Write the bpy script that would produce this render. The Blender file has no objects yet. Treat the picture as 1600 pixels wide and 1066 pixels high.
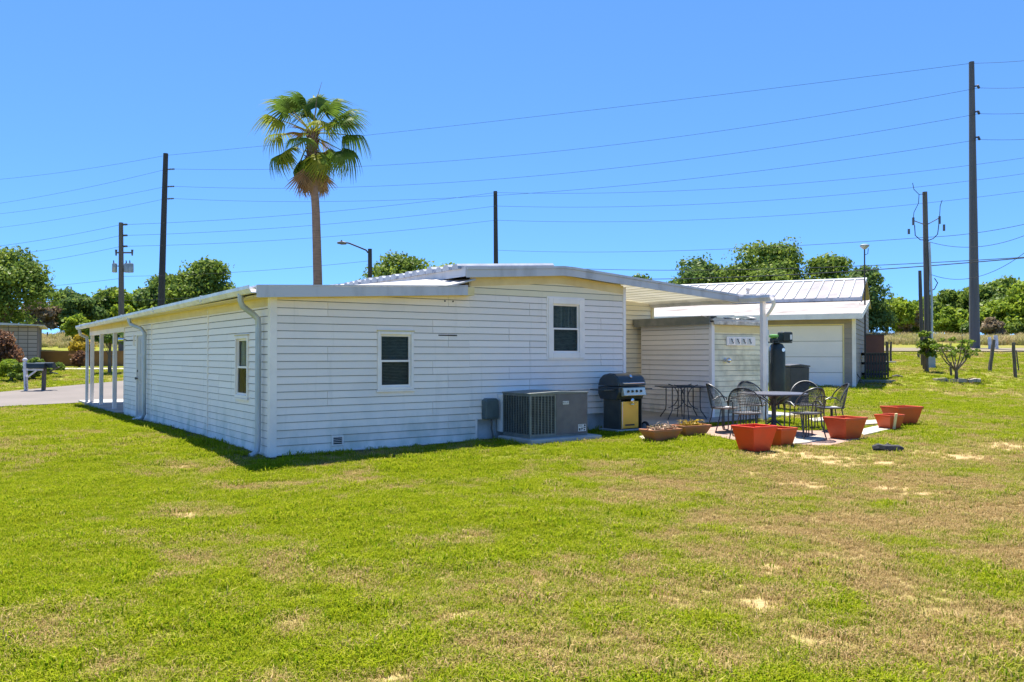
import bpy, bmesh, math, random
import numpy as np
from mathutils import Vector, Matrix

R = math.radians
scene = bpy.context.scene
COL = scene.collection
random.seed(7)
rng = np.random.default_rng(11)

# ------------------------------------------------------------------ camera, sky, sun, exposure
CAM_H = 1.5
FOC = 1294.0                      # focal length in photo pixels (1600 wide)
PITCH = math.atan(21.0 / FOC)
cam_d = bpy.data.cameras.new('camera')
cam = bpy.data.objects.new('camera', cam_d)
COL.objects.link(cam)
cam.location = (0, 0, CAM_H)
cam.rotation_euler = (R(90) + PITCH, 0, 0)
cam_d.sensor_width = 36.0
cam_d.lens = 36.0 * FOC / 1600.0
cam_d.clip_start = 0.05
cam_d.clip_end = 3000
scene.camera = cam

SUN_DIR = Vector((-0.115, 0.31, 1.0)).normalized()      # towards the sun
world = bpy.data.worlds.new('World')
scene.world = world
world.use_nodes = True
wn = world.node_tree.nodes
wl = world.node_tree.links
wn.clear()
sky = wn.new('ShaderNodeTexSky')
sky.sky_type = 'NISHITA'
sky.sun_disc = False
sky.sun_elevation = math.asin(SUN_DIR.z)
sky.sun_rotation = math.atan2(SUN_DIR.x, SUN_DIR.y) % (2 * math.pi)
sky.air_density = 0.4
sky.dust_density = 0.0
sky.ozone_density = 8.0
bg = wn.new('ShaderNodeBackground')
bg.inputs['Strength'].default_value = 0.105
wo = wn.new('ShaderNodeOutputWorld')
gam = wn.new('ShaderNodeGamma')                 # the photo's tone curve is flat: even out the zenith-horizon range
gam.inputs[1].default_value = 0.55
tnt = wn.new('ShaderNodeMix')
tnt.data_type = 'RGBA'
tnt.blend_type = 'MULTIPLY'
tnt.inputs[0].default_value = 1.0
tnt.inputs[7].default_value = (.80, 1.44, 2.2, 1)
wl.new(sky.outputs[0], gam.inputs[0])
wl.new(gam.outputs[0], tnt.inputs[6])
wl.new(tnt.outputs[2], bg.inputs[0])
wl.new(bg.outputs[0], wo.inputs[0])

sun_d = bpy.data.lights.new('sun', 'SUN')
sun_d.energy = 4.9
sun_d.angle = R(0.55)
sun_d.color = (1.0, 0.95, 0.86)
sun = bpy.data.objects.new('sun', sun_d)
COL.objects.link(sun)
sun.rotation_euler = SUN_DIR.to_track_quat('Z', 'Y').to_euler()
sun.location = (0, 0, 60)

scene.view_settings.view_transform = 'Standard'
scene.view_settings.look = 'None'
scene.view_settings.gamma = 1.0
scene.view_settings.exposure = 1.35
scene.view_settings.use_curve_mapping = False
scene.cycles.use_denoising = True
scene.cycles.max_bounces = 6
scene.cycles.transparent_max_bounces = 8

# ------------------------------------------------------------------ camera-calibrated survey helpers
def ray(px, py):
    a, b = px - 800.0, 533.0 - py
    cp, sp = math.cos(PITCH), math.sin(PITCH)
    return Vector((a, FOC * cp - b * sp, FOC * sp + b * cp))

def P(px, py, Y):
    d = ray(px, py)
    t = Y / d.y
    return Vector((d.x * t, Y, CAM_H + d.z * t))

_LY = [-400, -60, 0, 4, 11, 12.5, 15, 18, 22, 28.4, 32, 40, 46, 52, 58, 66, 90, 130, 200, 900]
_LZ = [-.3, -.3, -.2, -.16, -.10, -.03, 0, -.02, -.06, -.10, .12, .60, .78, 1.2, 1.65, 2.0, 3.7, 4.6, 5.2, 6]
_RY = [-400, -60, 0, 4, 11, 12.5, 15, 18, 22, 28.4, 33, 40, 50, 58, 75, 100, 160, 900]
_RZ = [-.3, -.3, -.2, -.15, -.07, 0, .05, .12, .22, .37, .75, 1.2, 1.85, 2.05, 3.0, 3.8, 5, 6]

def tz(x, y):
    x = np.asarray(x, dtype=float); y = np.asarray(y, dtype=float)
    w = np.clip((x + 10) / 16.0, 0, 1)
    w = w * w * (3 - 2 * w)
    return (1 - w) * np.interp(y, _LY, _LZ) + w * np.interp(y, _RY, _RZ)

def TZ(x, y):
    return float(tz(x, y))

def G(px, py):
    """point of the ground seen at a photo pixel"""
    d = ray(px, py)
    lo = 2.0
    prev = lo
    Y = lo
    while Y < 300:
        t = Y / d.y
        if CAM_H + d.z * t < TZ(d.x * t, Y):
            lo, hi = prev, Y
            for _ in range(25):
                m = .5 * (lo + hi)
                t = m / d.y
                if CAM_H + d.z * t < TZ(d.x * t, m):
                    hi = m
                else:
                    lo = m
            t = hi / d.y
            return Vector((d.x * t, hi, TZ(d.x * t, hi)))
        prev = Y
        Y += .25
    return P(px, py, 80)

def vnoise(x, y, seed=0):
    xi = np.floor(x).astype(int); yi = np.floor(y).astype(int)
    fx = x - xi; fy = y - yi
    fx = fx * fx * (3 - 2 * fx); fy = fy * fy * (3 - 2 * fy)
    def h(a, b):
        n = (a * 374761393 + b * 668265263 + seed * 974634777) & 0x7fffffff
        n = ((n ^ (n >> 13)) * 1274126177) & 0x7fffffff
        return ((n ^ (n >> 16)) & 0xffff) / 65535.0
    return (h(xi, yi) * (1 - fx) + h(xi + 1, yi) * fx) * (1 - fy) + (h(xi, yi + 1) * (1 - fx) + h(xi + 1, yi + 1) * fx) * fy

def fbm(x, y, seed=0, o=4):
    s = 0; a = .5; t = 0
    for k in range(o):
        s = s + a * vnoise(x, y, seed + k); t += a
        x = x * 2.03 + 11.3; y = y * 2.03 + 5.7; a *= .55
    return s / t

# ------------------------------------------------------------------ materials
def new_mat(name):
    m = bpy.data.materials.new(name)
    m.use_nodes = True
    nt = m.node_tree
    b = nt.nodes['Principled BSDF']
    return m, nt, b

def N(nt, typ, **kw):
    n = nt.nodes.new(typ)
    for k, v in kw.items():
        setattr(n, k, v)
    return n

def mixc(nt, fac, c1, c2, mode='MIX'):
    n = nt.nodes.new('ShaderNodeMix')
    n.data_type = 'RGBA'
    n.blend_type = mode
    for s, v in ((n.inputs[0], fac), (n.inputs[6], c1), (n.inputs[7], c2)):
        if hasattr(v, 'is_output'):
            nt.links.new(v, s)
        elif isinstance(v, (tuple, list)):
            s.default_value = (v[0], v[1], v[2], 1)
        else:
            s.default_value = v
    return n.outputs[2]

def ramp(nt, src, a, b, lo=0.0, hi=1.0):
    n = nt.nodes.new('ShaderNodeMapRange')
    n.inputs[1].default_value = a
    n.inputs[2].default_value = b
    n.inputs[3].default_value = lo
    n.inputs[4].default_value = hi
    nt.links.new(src, n.inputs[0])
    return n.outputs[0]

def noise(nt, scale, detail=4, vec=None, rough=.55):
    n = nt.nodes.new('ShaderNodeTexNoise')
    n.inputs['Scale'].default_value = scale
    n.inputs['Detail'].default_value = detail
    n.inputs['Roughness'].default_value = rough
    if vec is not None:
        nt.links.new(vec, n.inputs['Vector'])
    return n.outputs[0]

def wpos(nt, sx=1, sy=1, sz=1):
    g = nt.nodes.new('ShaderNodeNewGeometry')
    m = nt.nodes.new('ShaderNodeVectorMath')
    m.operation = 'MULTIPLY'
    nt.links.new(g.outputs['Position'], m.inputs[0])
    m.inputs[1].default_value = (sx, sy, sz)
    return m.outputs[0]

def bump(nt, b, src, strength, dist=.01):
    n = nt.nodes.new('ShaderNodeBump')
    n.inputs['Strength'].default_value = strength
    n.inputs['Distance'].default_value = dist
    nt.links.new(src, n.inputs['Height'])
    nt.links.new(n.outputs[0], b.inputs['Normal'])

def worn(name, c1, c2, scale=2.0, rough=.6, metal=0.0, stretch=(1, 1, 1), lo=.4, hi=.7, bmp=0.0, bscale=60, spec=.5, rnd=0.0, detail=5):
    """two-tone weathered surface in world space"""
    m, nt, b = new_mat(name)
    v = wpos(nt, *stretch)
    n1 = noise(nt, scale, detail, v)
    f = ramp(nt, n1, lo, hi)
    c = mixc(nt, f, c1, c2)
    if rnd:
        oi = N(nt, 'ShaderNodeObjectInfo')
        k = ramp(nt, oi.outputs['Random'], 0, 1, 1 - rnd, 1 + rnd)
        hsv = N(nt, 'ShaderNodeHueSaturation')
        nt.links.new(k, hsv.inputs['Value'])
        nt.links.new(c, hsv.inputs['Color'])
        c = hsv.outputs[0]
    nt.links.new(c, b.inputs['Base Color'])
    b.inputs['Roughness'].default_value = rough
    b.inputs['Metallic'].default_value = metal
    b.inputs['Specular IOR Level'].default_value = spec
    if bmp:
        bump(nt, b, noise(nt, bscale, 4, wpos(nt)), bmp)
    return m

M = {}
# weathered white vinyl with faint grime running along the courses and mildew blotches
def siding_mat(name, base, dirt, mild, amount, thr=(.58, .85)):
    m, nt, b = new_mat(name)
    v = wpos(nt, .8, .8, 6)
    n1 = ramp(nt, noise(nt, 1.6, 5, v), .5, .9, 0, .6)
    n2 = ramp(nt, noise(nt, 1.1 if thr[0] > .5 else 2.4, 6, wpos(nt)), thr[0], thr[1])
    n3 = noise(nt, 90, 2, wpos(nt))
    c = mixc(nt, n1, base, dirt)
    f2 = N(nt, 'ShaderNodeMath', operation='MULTIPLY')
    nt.links.new(n2, f2.inputs[0]); f2.inputs[1].default_value = amount
    c = mixc(nt, f2.outputs[0], c, mild)
    n4 = ramp(nt, noise(nt, 1.5, 5, wpos(nt, 7, 7, .45)), .60, .82, 0, .3)
    c = mixc(nt, n4, c, (.50, .45, .38))
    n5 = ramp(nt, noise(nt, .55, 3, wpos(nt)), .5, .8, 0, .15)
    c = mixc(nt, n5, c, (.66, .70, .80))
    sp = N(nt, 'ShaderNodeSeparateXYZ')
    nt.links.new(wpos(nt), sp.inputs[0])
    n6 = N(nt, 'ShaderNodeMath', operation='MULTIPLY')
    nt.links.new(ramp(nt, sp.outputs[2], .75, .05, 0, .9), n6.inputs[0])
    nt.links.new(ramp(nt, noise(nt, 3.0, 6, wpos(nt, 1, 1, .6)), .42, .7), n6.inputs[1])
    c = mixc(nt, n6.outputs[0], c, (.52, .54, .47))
    oi = N(nt, 'ShaderNodeObjectInfo')
    hsv = N(nt, 'ShaderNodeHueSaturation')
    nt.links.new(ramp(nt, oi.outputs['Random'], 0, 1, .94, 1.03), hsv.inputs['Value'])
    nt.links.new(c, hsv.inputs['Color'])
    c = mixc(nt, ramp(nt, n3, .4, .8, 0, .06), hsv.outputs[0], (.35, .34, .31))
    nt.links.new(c, b.inputs['Base Color'])
    b.inputs['Roughness'].default_value = .55
    bump(nt, b, noise(nt, 25, 3, wpos(nt, 1, 1, 5)), .12, .01)
    return m
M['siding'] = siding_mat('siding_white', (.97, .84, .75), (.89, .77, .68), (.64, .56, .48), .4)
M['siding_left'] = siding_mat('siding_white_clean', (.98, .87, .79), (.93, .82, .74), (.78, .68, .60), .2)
M['siding_eave_glow'] = siding_mat('siding_eave_tint', (.93, .80, .56), (.88, .74, .50), (.7, .6, .42), .3)  # warm light under the eave put into the top courses' colour
M['siding_cream'] = siding_mat('siding_cream', (.86, .77, .56), (.78, .69, .48), (.6, .52, .38), .4)
M['siding_shed'] = siding_mat('siding_shed_grey', (.94, .87, .84), (.88, .81, .78), (.68, .64, .6), .4)
M['siding_mildew'] = siding_mat('siding_mildew', (.96, .86, .60), (.88, .78, .52), (.34, .33, .22), .8, (.42, .72))
M['joint'] = worn('joint_shade', (.28, .26, .23), (.42, .39, .35), 5, .9)  # groove faces painted dark to strengthen the shadow lines between courses
M['trim_white'] = worn('trim_white', (.96, .86, .80), (.84, .75, .70), 3, .5)
M['trim_tan'] = worn('trim_tan', (.84, .66, .36), (.74, .56, .29), 3, .6)
M['trim_cream'] = worn('trim_cream', (.82, .66, .34), (.74, .58, .28), 3, .6)
M['fascia'] = worn('fascia_aluminium', (.52, .51, .53), (.30, .29, .30), 2.6, .45, .25, (1, 1, .25), .5, .8)
M['gutter'] = worn('gutter_white', (.86, .83, .84), (.62, .60, .60), 3, .4, .1)
M['gutter_dark'] = worn('downspout_grey', (.52, .55, .60), (.34, .37, .38), 4, .4, .2, (1, 1, .3))
M['roof_white'] = worn('roof_white_metal', (.52, .50, .49), (.36, .34, .32), 1.8, .5, .1, (1, 1, 1), .5, .8)
M['rib'] = worn('roof_rib_grey', (.40, .42, .47), (.28, .30, .34), 4, .45, .1)
M['soffit'] = worn('patio_ceiling', (.88, .85, .78), (.78, .75, .66), 2, .5)
M['foundation'] = worn('foundation_block', (.58, .60, .62), (.36, .37, .35), 2.4, .9, bmp=.3, bscale=30)
M['concrete'] = worn('concrete', (.42, .41, .39), (.28, .28, .27), 1.8, .9, bmp=.25, bscale=40)
M['concrete_pale'] = worn('concrete_pale', (.46, .42, .35), (.36, .32, .26), 3, .9, bmp=.3, bscale=40)
M['concrete_patio'] = worn('concrete_patio', (.34, .33, .32), (.25, .24, .24), 1.8, .9, bmp=.25, bscale=40)
M['asphalt'] = worn('street_concrete', (.165, .14, .125), (.13, .112, .10), .5, .9, bmp=.2, bscale=60)
M['dirt_road'] = worn('dirt_road', (.19, .155, .10), (.14, .115, .075), .5, .95)
M['door'] = worn('door_paint', (.50, .48, .50), (.43, .41, .43), 2, .45)
M['ac_panel'] = worn('ac_panel', (.15, .142, .145), (.115, .11, .115), 6, .5, .2, bmp=.05)
M['ac_grille'] = worn('ac_grille', (.20, .215, .20), (.14, .15, .14), 5, .5, .3)
M['ac_coil'] = worn('ac_coil', (.045, .055, .06), (.02, .025, .028), 12, .6, .3)
M['box_green'] = worn('disconnect_grey', (.13, .17, .17), (.09, .12, .12), 5, .5, .2)
M['label'] = worn('label_white', (.75, .75, .76), (.62, .62, .63), 8, .5)
M['ink'] = worn('ink_dark', (.03, .03, .035), (.06, .06, .06), 8, .6)
M['black_enamel'] = worn('black_enamel', (.035, .045, .05), (.06, .07, .075), 6, .28, .1)
M['grill_side'] = worn('grill_side_dark', (.10, .105, .095), (.07, .075, .07), 6, .4, .3)
M['steel'] = worn('stainless', (.78, .72, .58), (.66, .6, .48), 5, .24, .5)
M['steel_door_reflection'] = worn('stainless_door_reflection', (.90, .58, .10), (.85, .50, .08), 3, .25, .25)  # yellow lawn reflection painted into the door's base colour
M['chrome'] = worn('chrome', (.7, .7, .72), (.6, .6, .62), 5, .15, 1)
M['rubber'] = worn('rubber', (.02, .02, .022), (.035, .035, .035), 9, .8)
M['wheel_grey'] = worn('wheel_grey', (.30, .33, .35), (.2, .22, .24), 9, .6)
M['iron'] = worn('patio_iron', (.045, .048, .055), (.075, .075, .08), 8, .42, .3)
M['iron_top'] = worn('table_mesh', (.13, .125, .145), (.09, .09, .10), 6, .4, .3)
M['terracotta'] = worn('planter_red', (.74, .05, .012), (.62, .055, .018), 3.5, .42, bmp=.05)
M['terracotta_b'] = worn('planter_orange', (.64, .08, .016), (.54, .085, .024), 3.5, .45, bmp=.05)
M['terracotta_old'] = worn('planter_faded', (.44, .15, .06), (.30, .15, .07), 5, .7, bmp=.1)
M['soil'] = worn('soil', (.06, .045, .03), (.12, .09, .06), 20, .95, bmp=.5)
M['dead_plant'] = worn('dead_plant', (.42, .32, .2), (.25, .12, .1), 14, .9)
M['wood_dark'] = worn('old_wood', (.09, .075, .062), (.16, .14, .12), 5, .85, 0, (6, 6, .8), bmp=.3)
M['wood_grey'] = worn('pole_wood', (.13, .118, .108), (.085, .076, .07), 3, .85, 0, (5, 5, .3), bmp=.2)
M['wood_black'] = worn('creosote_pole', (.035, .033, .036), (.055, .05, .05), 3, .8, 0, (5, 5, .3))
M['pole_steel'] = worn('steel_pole', (.11, .11, .12), (.08, .08, .09), 1.5, .6, .2, (4, 4, .2))
M['wire'] = worn('wire', (.05, .055, .065), (.04, .045, .055), 3, .9, 0, spec=.1)
M['transformer'] = worn('transformer', (.33, .37, .40), (.25, .29, .31), 3, .5, .2)
M['insulator'] = worn('insulator', (.06, .065, .07), (.10, .10, .11), 5, .3)
M['post_white'] = worn('post_white', (.72, .70, .72), (.5, .48, .48), 6, .7)
M['block_wall'] = None
M['fence_brown'] = worn('fence_brown', (.34, .17, .055), (.26, .13, .045), 1.5, .8)
M['rust_cabinet'] = worn('rust_cabinet', (.17, .065, .045), (.13, .052, .04), 3, .7, bmp=.1)
M['tank_black'] = worn('tank_black', (.02, .028, .028), (.035, .045, .043), 4, .45, .2)
M['bin_grey'] = worn('bin_grey', (.065, .066, .07), (.05, .05, .053), 4, .55)
M['lime'] = worn('lime_plastic', (.16, .42, .08), (.12, .32, .06), 6, .4)
M['taupe'] = worn('taupe_siding', (.36, .29, .245), (.30, .24, .20), 2, .6, rnd=.04)
M['garage_door'] = worn('garage_door', (.96, .86, .83), (.92, .82, .79), 1.4, .5)
M['garage_roof'] = worn('garage_roof', (.29, .265, .26), (.22, .20, .19), 1.1, .45, .2, (1, 1, 1), .5, .8)
M['garage_lean'] = worn('garage_lean_roof', (.29, .265, .25), (.13, .09, .07), 1.1, .6, 0, (1, 1, 1), .5, .72)
M['shed_roof'] = worn('shed_roof_dark', (.15, .165, .165), (.26, .26, .25), 3, .6, .1)
M['peeling'] = worn('peeling_paint', (.70, .66, .62), (.28, .24, .21), 7, .8, bmp=.3)
M['bark'] = worn('bark', (.13, .10, .075), (.20, .165, .13), 6, .95, 0, (4, 4, .6), bmp=.5, bscale=15)
M['palm_bark'] = worn('palm_bark', (.30, .19, .13), (.19, .12, .085), 3, .95, 0, (1, 1, 7), .35, .65, bmp=.5, bscale=12)
M['boots'] = worn('palm_leaf_bases', (.10, .06, .04), (.20, .12, .07), 9, .95)
M['turf'] = worn('artificial_turf', (.10, .27, .012), (.075, .20, .01), 6, .9, bmp=.4, bscale=120)
M['brick_red'] = worn('patio_edge_brick', (.33, .21, .16), (.25, .17, .14), 5, .9, bmp=.3)
M['stone'] = worn('stone', (.42, .36, .28), (.30, .26, .2), 6, .95, bmp=.4)
M['charred'] = worn('charred_wood', (.018, .017, .02), (.05, .048, .05), 14, .9, bmp=.6)

def translucent_cover():  # translucency added so sunlight through the roof brightens patio and shed
    m = bpy.data.materials.new('translucent_cover_sheet')
    m.use_nodes = True
    nt = m.node_tree
    nt.nodes.clear()
    c = mixc(nt, ramp(nt, noise(nt, 1.2, 4, wpos(nt)), .4, .7), (.80, .76, .62), (.66, .62, .46))
    d_ = N(nt, 'ShaderNodeBsdfDiffuse'); t_ = N(nt, 'ShaderNodeBsdfTranslucent'); x_ = N(nt, 'ShaderNodeMixShader'); o_ = N(nt, 'ShaderNodeOutputMaterial')
    nt.links.new(c, d_.inputs[0]); nt.links.new(c, t_.inputs[0])
    x_.inputs[0].default_value = .19
    nt.links.new(d_.outputs[0], x_.inputs[1]); nt.links.new(t_.outputs[0], x_.inputs[2]); nt.links.new(x_.outputs[0], o_.inputs[0])
    return m
M['translucent_cover'] = translucent_cover()

def glass_mat(name, tint):
    m, nt, b = new_mat(name)
    v = wpos(nt)
    n = noise(nt, 3.5, 5, wpos(nt, 1, 1, .6))
    c = mixc(nt, ramp(nt, n, .4, .7), tint, (tint[0] * 2.2, tint[1] * 2.2, tint[2] * 2.2))
    nt.links.new(c, b.inputs['Base Color'])
    b.inputs['Roughness'].default_value = .06
    b.inputs['Specular IOR Level'].default_value = .14
    bump(nt, b, noise(nt, 3.0, 2, v), .12, .02)
    b.inputs['Alpha'].default_value = .22
    return m
M['glass'] = glass_mat('window_glass', (.008, .012, .011))
M['blind'] = worn('window_blind', (.15, .20, .185), (.08, .11, .10), 4, .8, 0, (2, 2, 12))
M['curtain'] = worn('curtain', (.42, .54, .50), (.10, .15, .14), 3.0, .9, 0, (5, 5, .3))
M['room'] = worn('dark_room', (.012, .013, .013), (.02, .02, .02), 2, .9)

def block_mat():
    m, nt, b = new_mat('concrete_block')
    tc = N(nt, 'ShaderNodeTexCoord')
    mp = N(nt, 'ShaderNodeMapping')
    mp.inputs['Rotation'].default_value = (R(90), 0, 0)
    nt.links.new(tc.outputs['Object'], mp.inputs[0])
    br = N(nt, 'ShaderNodeTexBrick')
    br.inputs['Scale'].default_value = 1
    br.inputs['Brick Width'].default_value = .42
    br.inputs['Row Height'].default_value = .2
    br.inputs['Mortar Size'].default_value = .018
    br.inputs['Color1'].default_value = (.44, .36, .32, 1)
    br.inputs['Color2'].default_value = (.34, .28, .25, 1)
    br.inputs['Mortar'].default_value = (.14, .115, .10, 1)
    br.offset = .0
    nt.links.new(mp.outputs[0], br.inputs['Vector'])
    nt.links.new(br.outputs[0], b.inputs['Base Color'])
    b.inputs['Roughness'].default_value = .9
    bump(nt, b, br.outputs['Fac'], -.4, .02)
    return m
M['block_wall'] = block_mat()

def leaf_mat(name, c1, c2, c3, transl=.45):
    m = bpy.data.materials.new(name)
    m.use_nodes = True
    nt = m.node_tree
    nt.nodes.clear()
    at = N(nt, 'ShaderNodeAttribute', attribute_name='tint')
    n = ramp(nt, noise(nt, .5, 3, wpos(nt)), .38, .65)
    c = mixc(nt, n, c1, c2)
    c = mixc(nt, ramp(nt, at.outputs['Fac'], .55, 1.0, 0, .8), c, c3)
    d = N(nt, 'ShaderNodeBsdfDiffuse')
    t = N(nt, 'ShaderNodeBsdfTranslucent')
    g = N(nt, 'ShaderNodeBsdfGlossy')
    g.inputs['Roughness'].default_value = .45
    mx = N(nt, 'ShaderNodeMixShader')
    mx.inputs[0].default_value = transl
    mx2 = N(nt, 'ShaderNodeMixShader')
    mx2.inputs[0].default_value = .015
    o = N(nt, 'ShaderNodeOutputMaterial')
    nt.links.new(c, d.inputs[0]); nt.links.new(c, t.inputs[0])
    nt.links.new(d.outputs[0], mx.inputs[1]); nt.links.new(t.outputs[0], mx.inputs[2])
    nt.links.new(mx.outputs[0], mx2.inputs[1]); nt.links.new(g.outputs[0], mx2.inputs[2])
    nt.links.new(mx2.outputs[0], o.inputs[0])
    return m
L = {}
L['oak'] = leaf_mat('leaf_oak', (.16, .235, .04), (.10, .165, .03), (.30, .36, .05))
L['bright'] = leaf_mat('leaf_bright', (.25, .34, .03), (.17, .26, .025), (.40, .44, .045))
L['dark'] = leaf_mat('leaf_dark', (.115, .19, .05), (.075, .14, .038), (.23, .29, .055))
L['dry'] = leaf_mat('leaf_dry', (.28, .21, .13), (.20, .15, .10), (.36, .29, .18))
L['red'] = leaf_mat('leaf_red', (.20, .10, .055), (.13, .10, .04), (.28, .15, .10))
L['yellow'] = leaf_mat('leaf_yellow', (.42, .30, .03), (.30, .24, .03), (.5, .38, .04))
L['citrus'] = leaf_mat('leaf_citrus', (.16, .26, .03), (.11, .18, .02), (.34, .36, .05))
L['palm'] = leaf_mat('leaf_palm', (.12, .19, .025), (.075, .135, .02), (.30, .30, .035), .45)
L['palm_y'] = leaf_mat('leaf_palm_yellow', (.26, .28, .022), (.15, .20, .018), (.46, .34, .04), .5)
L['palm_d'] = leaf_mat('leaf_palm_dead', (.30, .19, .09), (.24, .13, .06), (.42, .20, .05), .25)
L['weed'] = leaf_mat('leaf_weed', (.46, .35, .19), (.30, .29, .10), (.28, .33, .05), .35)

# ------------------------------------------------------------------ mesh helpers
class MB:
    def __init__(s):
        s.v = []; s.f = []
    def add(s, vs, fs):
        o = len(s.v)
        s.v += [tuple(p) for p in vs]
        s.f += [tuple(i + o for i in q) for q in fs]
        return s
    def box(s, x0, x1, y0, y1, z0, z1, mat=None):
        vs = [Vector((x, y, z)) for z in (z0, z1) for y in (y0, y1) for x in (x0, x1)]
        if mat is not None:
            vs = [mat @ p for p in vs]
        return s.add(vs, [(0, 2, 3, 1), (4, 5, 7, 6), (0, 1, 5, 4), (1, 3, 7, 5), (3, 2, 6, 7), (2, 0, 4, 6)])
    def bar(s, a, b, w, h):
        a = Vector(a); b = Vector(b)
        d = b - a
        q = d.to_track_quat('X', 'Z').to_matrix().to_4x4()
        m = Matrix.Translation(a) @ q
        return s.box(0, d.length, -w / 2, w / 2, -h / 2, h / 2, m)
    def prism(s, poly, axis, a, b):
        """extrude polygon (2d list) along axis x/y/z between a and b"""
        def mk(p, t):
            return {'x': (t, p[0], p[1]), 'y': (p[0], t, p[1]), 'z': (p[0], p[1], t)}[axis]
        n = len(poly)
        vs = [mk(p, a) for p in poly] + [mk(p, b) for p in poly]
        fs = [(i, (i + 1) % n, n + (i + 1) % n, n + i) for i in range(n)]
        fs += [tuple(range(n - 1, -1, -1)), tuple(range(n, 2 * n))]
        return s.add(vs, fs)
    def tube(s, path, r, n=8, caps=True, closed=False):
        path = [Vector(p) for p in path]
        k = len(path)
        rs = r if isinstance(r, (list, tuple)) else [r] * k
        prev = None
        rings = []
        for i, p in enumerate(path):
            if closed:
                t = path[(i + 1) % k] - path[i - 1]
            else:
                t = path[min(i + 1, k - 1)] - path[max(i - 1, 0)]
            t.normalize()
            if prev is None:
                ref = Vector((0, 0, 1)) if abs(t.z) < .9 else Vector((1, 0, 0))
                u = t.cross(ref).normalized()
            else:
                u = (prev - t * prev.dot(t)).normalized()
            prev = u
            w = t.cross(u)
            rings.append([p + (u * math.cos(2 * math.pi * j / n) + w * math.sin(2 * math.pi * j / n)) * rs[i] for j in range(n)])
        vs = [q for ring in rings for q in ring]
        fs = []
        for i in range(k if closed else k - 1):
            a = i * n; b = ((i + 1) % k) * n
            for j in range(n):
                fs.append((a + j, a + (j + 1) % n, b + (j + 1) % n, b + j))
        if caps and not closed:
            fs.append(tuple(range(n - 1, -1, -1)))
            fs.append(tuple(range((k - 1) * n, k * n)))
        return s.add(vs, fs)
    def lathe(s, prof, c=(0, 0, 0), n=20, axis='z'):
        vs = []; fs = []
        k = len(prof)
        for r, z in prof:
            for j in range(n):
                a = 2 * math.pi * j / n
                p = (r * math.cos(a), r * math.sin(a), z)
                if axis == 'x':
                    p = (p[2], p[0], p[1])
                elif axis == 'y':
                    p = (p[0], p[2], p[1])
                vs.append((p[0] + c[0], p[1] + c[1], p[2] + c[2]))
        for i in range(k - 1):
            for j in range(n):
                fs.append((i * n + j, i * n + (j + 1) % n, (i + 1) * n + (j + 1) % n, (i + 1) * n + j))
        fs.append(tuple(range(n - 1, -1, -1)))
        fs.append(tuple(range((k - 1) * n, k * n)))
        return s.add(vs, fs)
    def mesh(s, name, mat, smooth=False, recalc=True):
        me = bpy.data.meshes.new(name)
        me.from_pydata(s.v, [], s.f)
        if recalc:
            bm = bmesh.new()
            bm.from_mesh(me)
            bmesh.ops.recalc_face_normals(bm, faces=bm.faces)
            bm.to_mesh(me)
            bm.free()
        if smooth:
            me.polygons.foreach_set('use_smooth', [True] * len(me.polygons))
            try:
                me.set_sharp_from_angle(angle=R(40))
            except Exception:
                pass
        if mat is not None:
            me.materials.append(mat)
        me.update()
        return me

def link(name, me, parent=None, loc=(0, 0, 0), rot=(0, 0, 0), scale=(1, 1, 1)):
    o = bpy.data.objects.new(name, me)
    COL.objects.link(o)
    o.location = loc
    o.rotation_euler = rot
    o.scale = scale
    if parent is not None:
        o.parent = parent
    return o

def part(name, mb, mat, parent=None, smooth=False, bevel=0.0, **kw):
    o = link(name, mb.mesh(name, mat, smooth), parent, **kw)
    if bevel:
        b = o.modifiers.new('bevel', 'BEVEL')
        b.width = bevel
        b.segments = 2
        b.limit_method = 'ANGLE'
        b.angle_limit = R(40)
    return o

def tag(o, label, cat, group=None):
    o['label'] = label
    o['category'] = cat
    if group:
        o['group'] = group
    return o

def thing(name, label, cat, loc=(0, 0, 0), rotz=0.0, group=None):
    o = bpy.data.objects.new(name, None)
    COL.objects.link(o)
    o.empty_display_size = .2
    o.location = loc
    o.rotation_euler = (0, 0, rotz)
    return tag(o, label, cat, group)

def struct(o):
    o['kind'] = 'structure'
    return o

def stuff(o):
    o['kind'] = 'stuff'
    return o

def text_mesh(txt, size, depth, mat):
    c = bpy.data.curves.new('lettering', 'FONT')
    c.body = txt
    c.size = size
    c.extrude = depth
    c.align_x = 'CENTER'
    c.align_y = 'CENTER'
    o = bpy.data.objects.new('lettering_tmp', c)
    COL.objects.link(o)
    dg = bpy.context.evaluated_depsgraph_get()
    me = bpy.data.meshes.new_from_object(o.evaluated_get(dg))
    bpy.data.objects.remove(o)
    me.materials.clear()
    me.materials.append(mat)
    return me

# ------------------------------------------------------------------ where the lawn is dry, bare or dark with dirt by the walls
HC = Vector((-3.57, 12.23, 0.0))             # near corner of the house
HA = math.atan2(.5731, .8195)
HU = Vector((math.cos(HA), math.sin(HA), 0))
HV = Vector((-math.sin(HA), math.cos(HA), 0))

def house_uv(x, y):
    dx = np.asarray(x) - HC.x; dy = np.asarray(y) - HC.y
    return dx * HU.x + dy * HU.y, dx * HV.x + dy * HV.y

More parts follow.
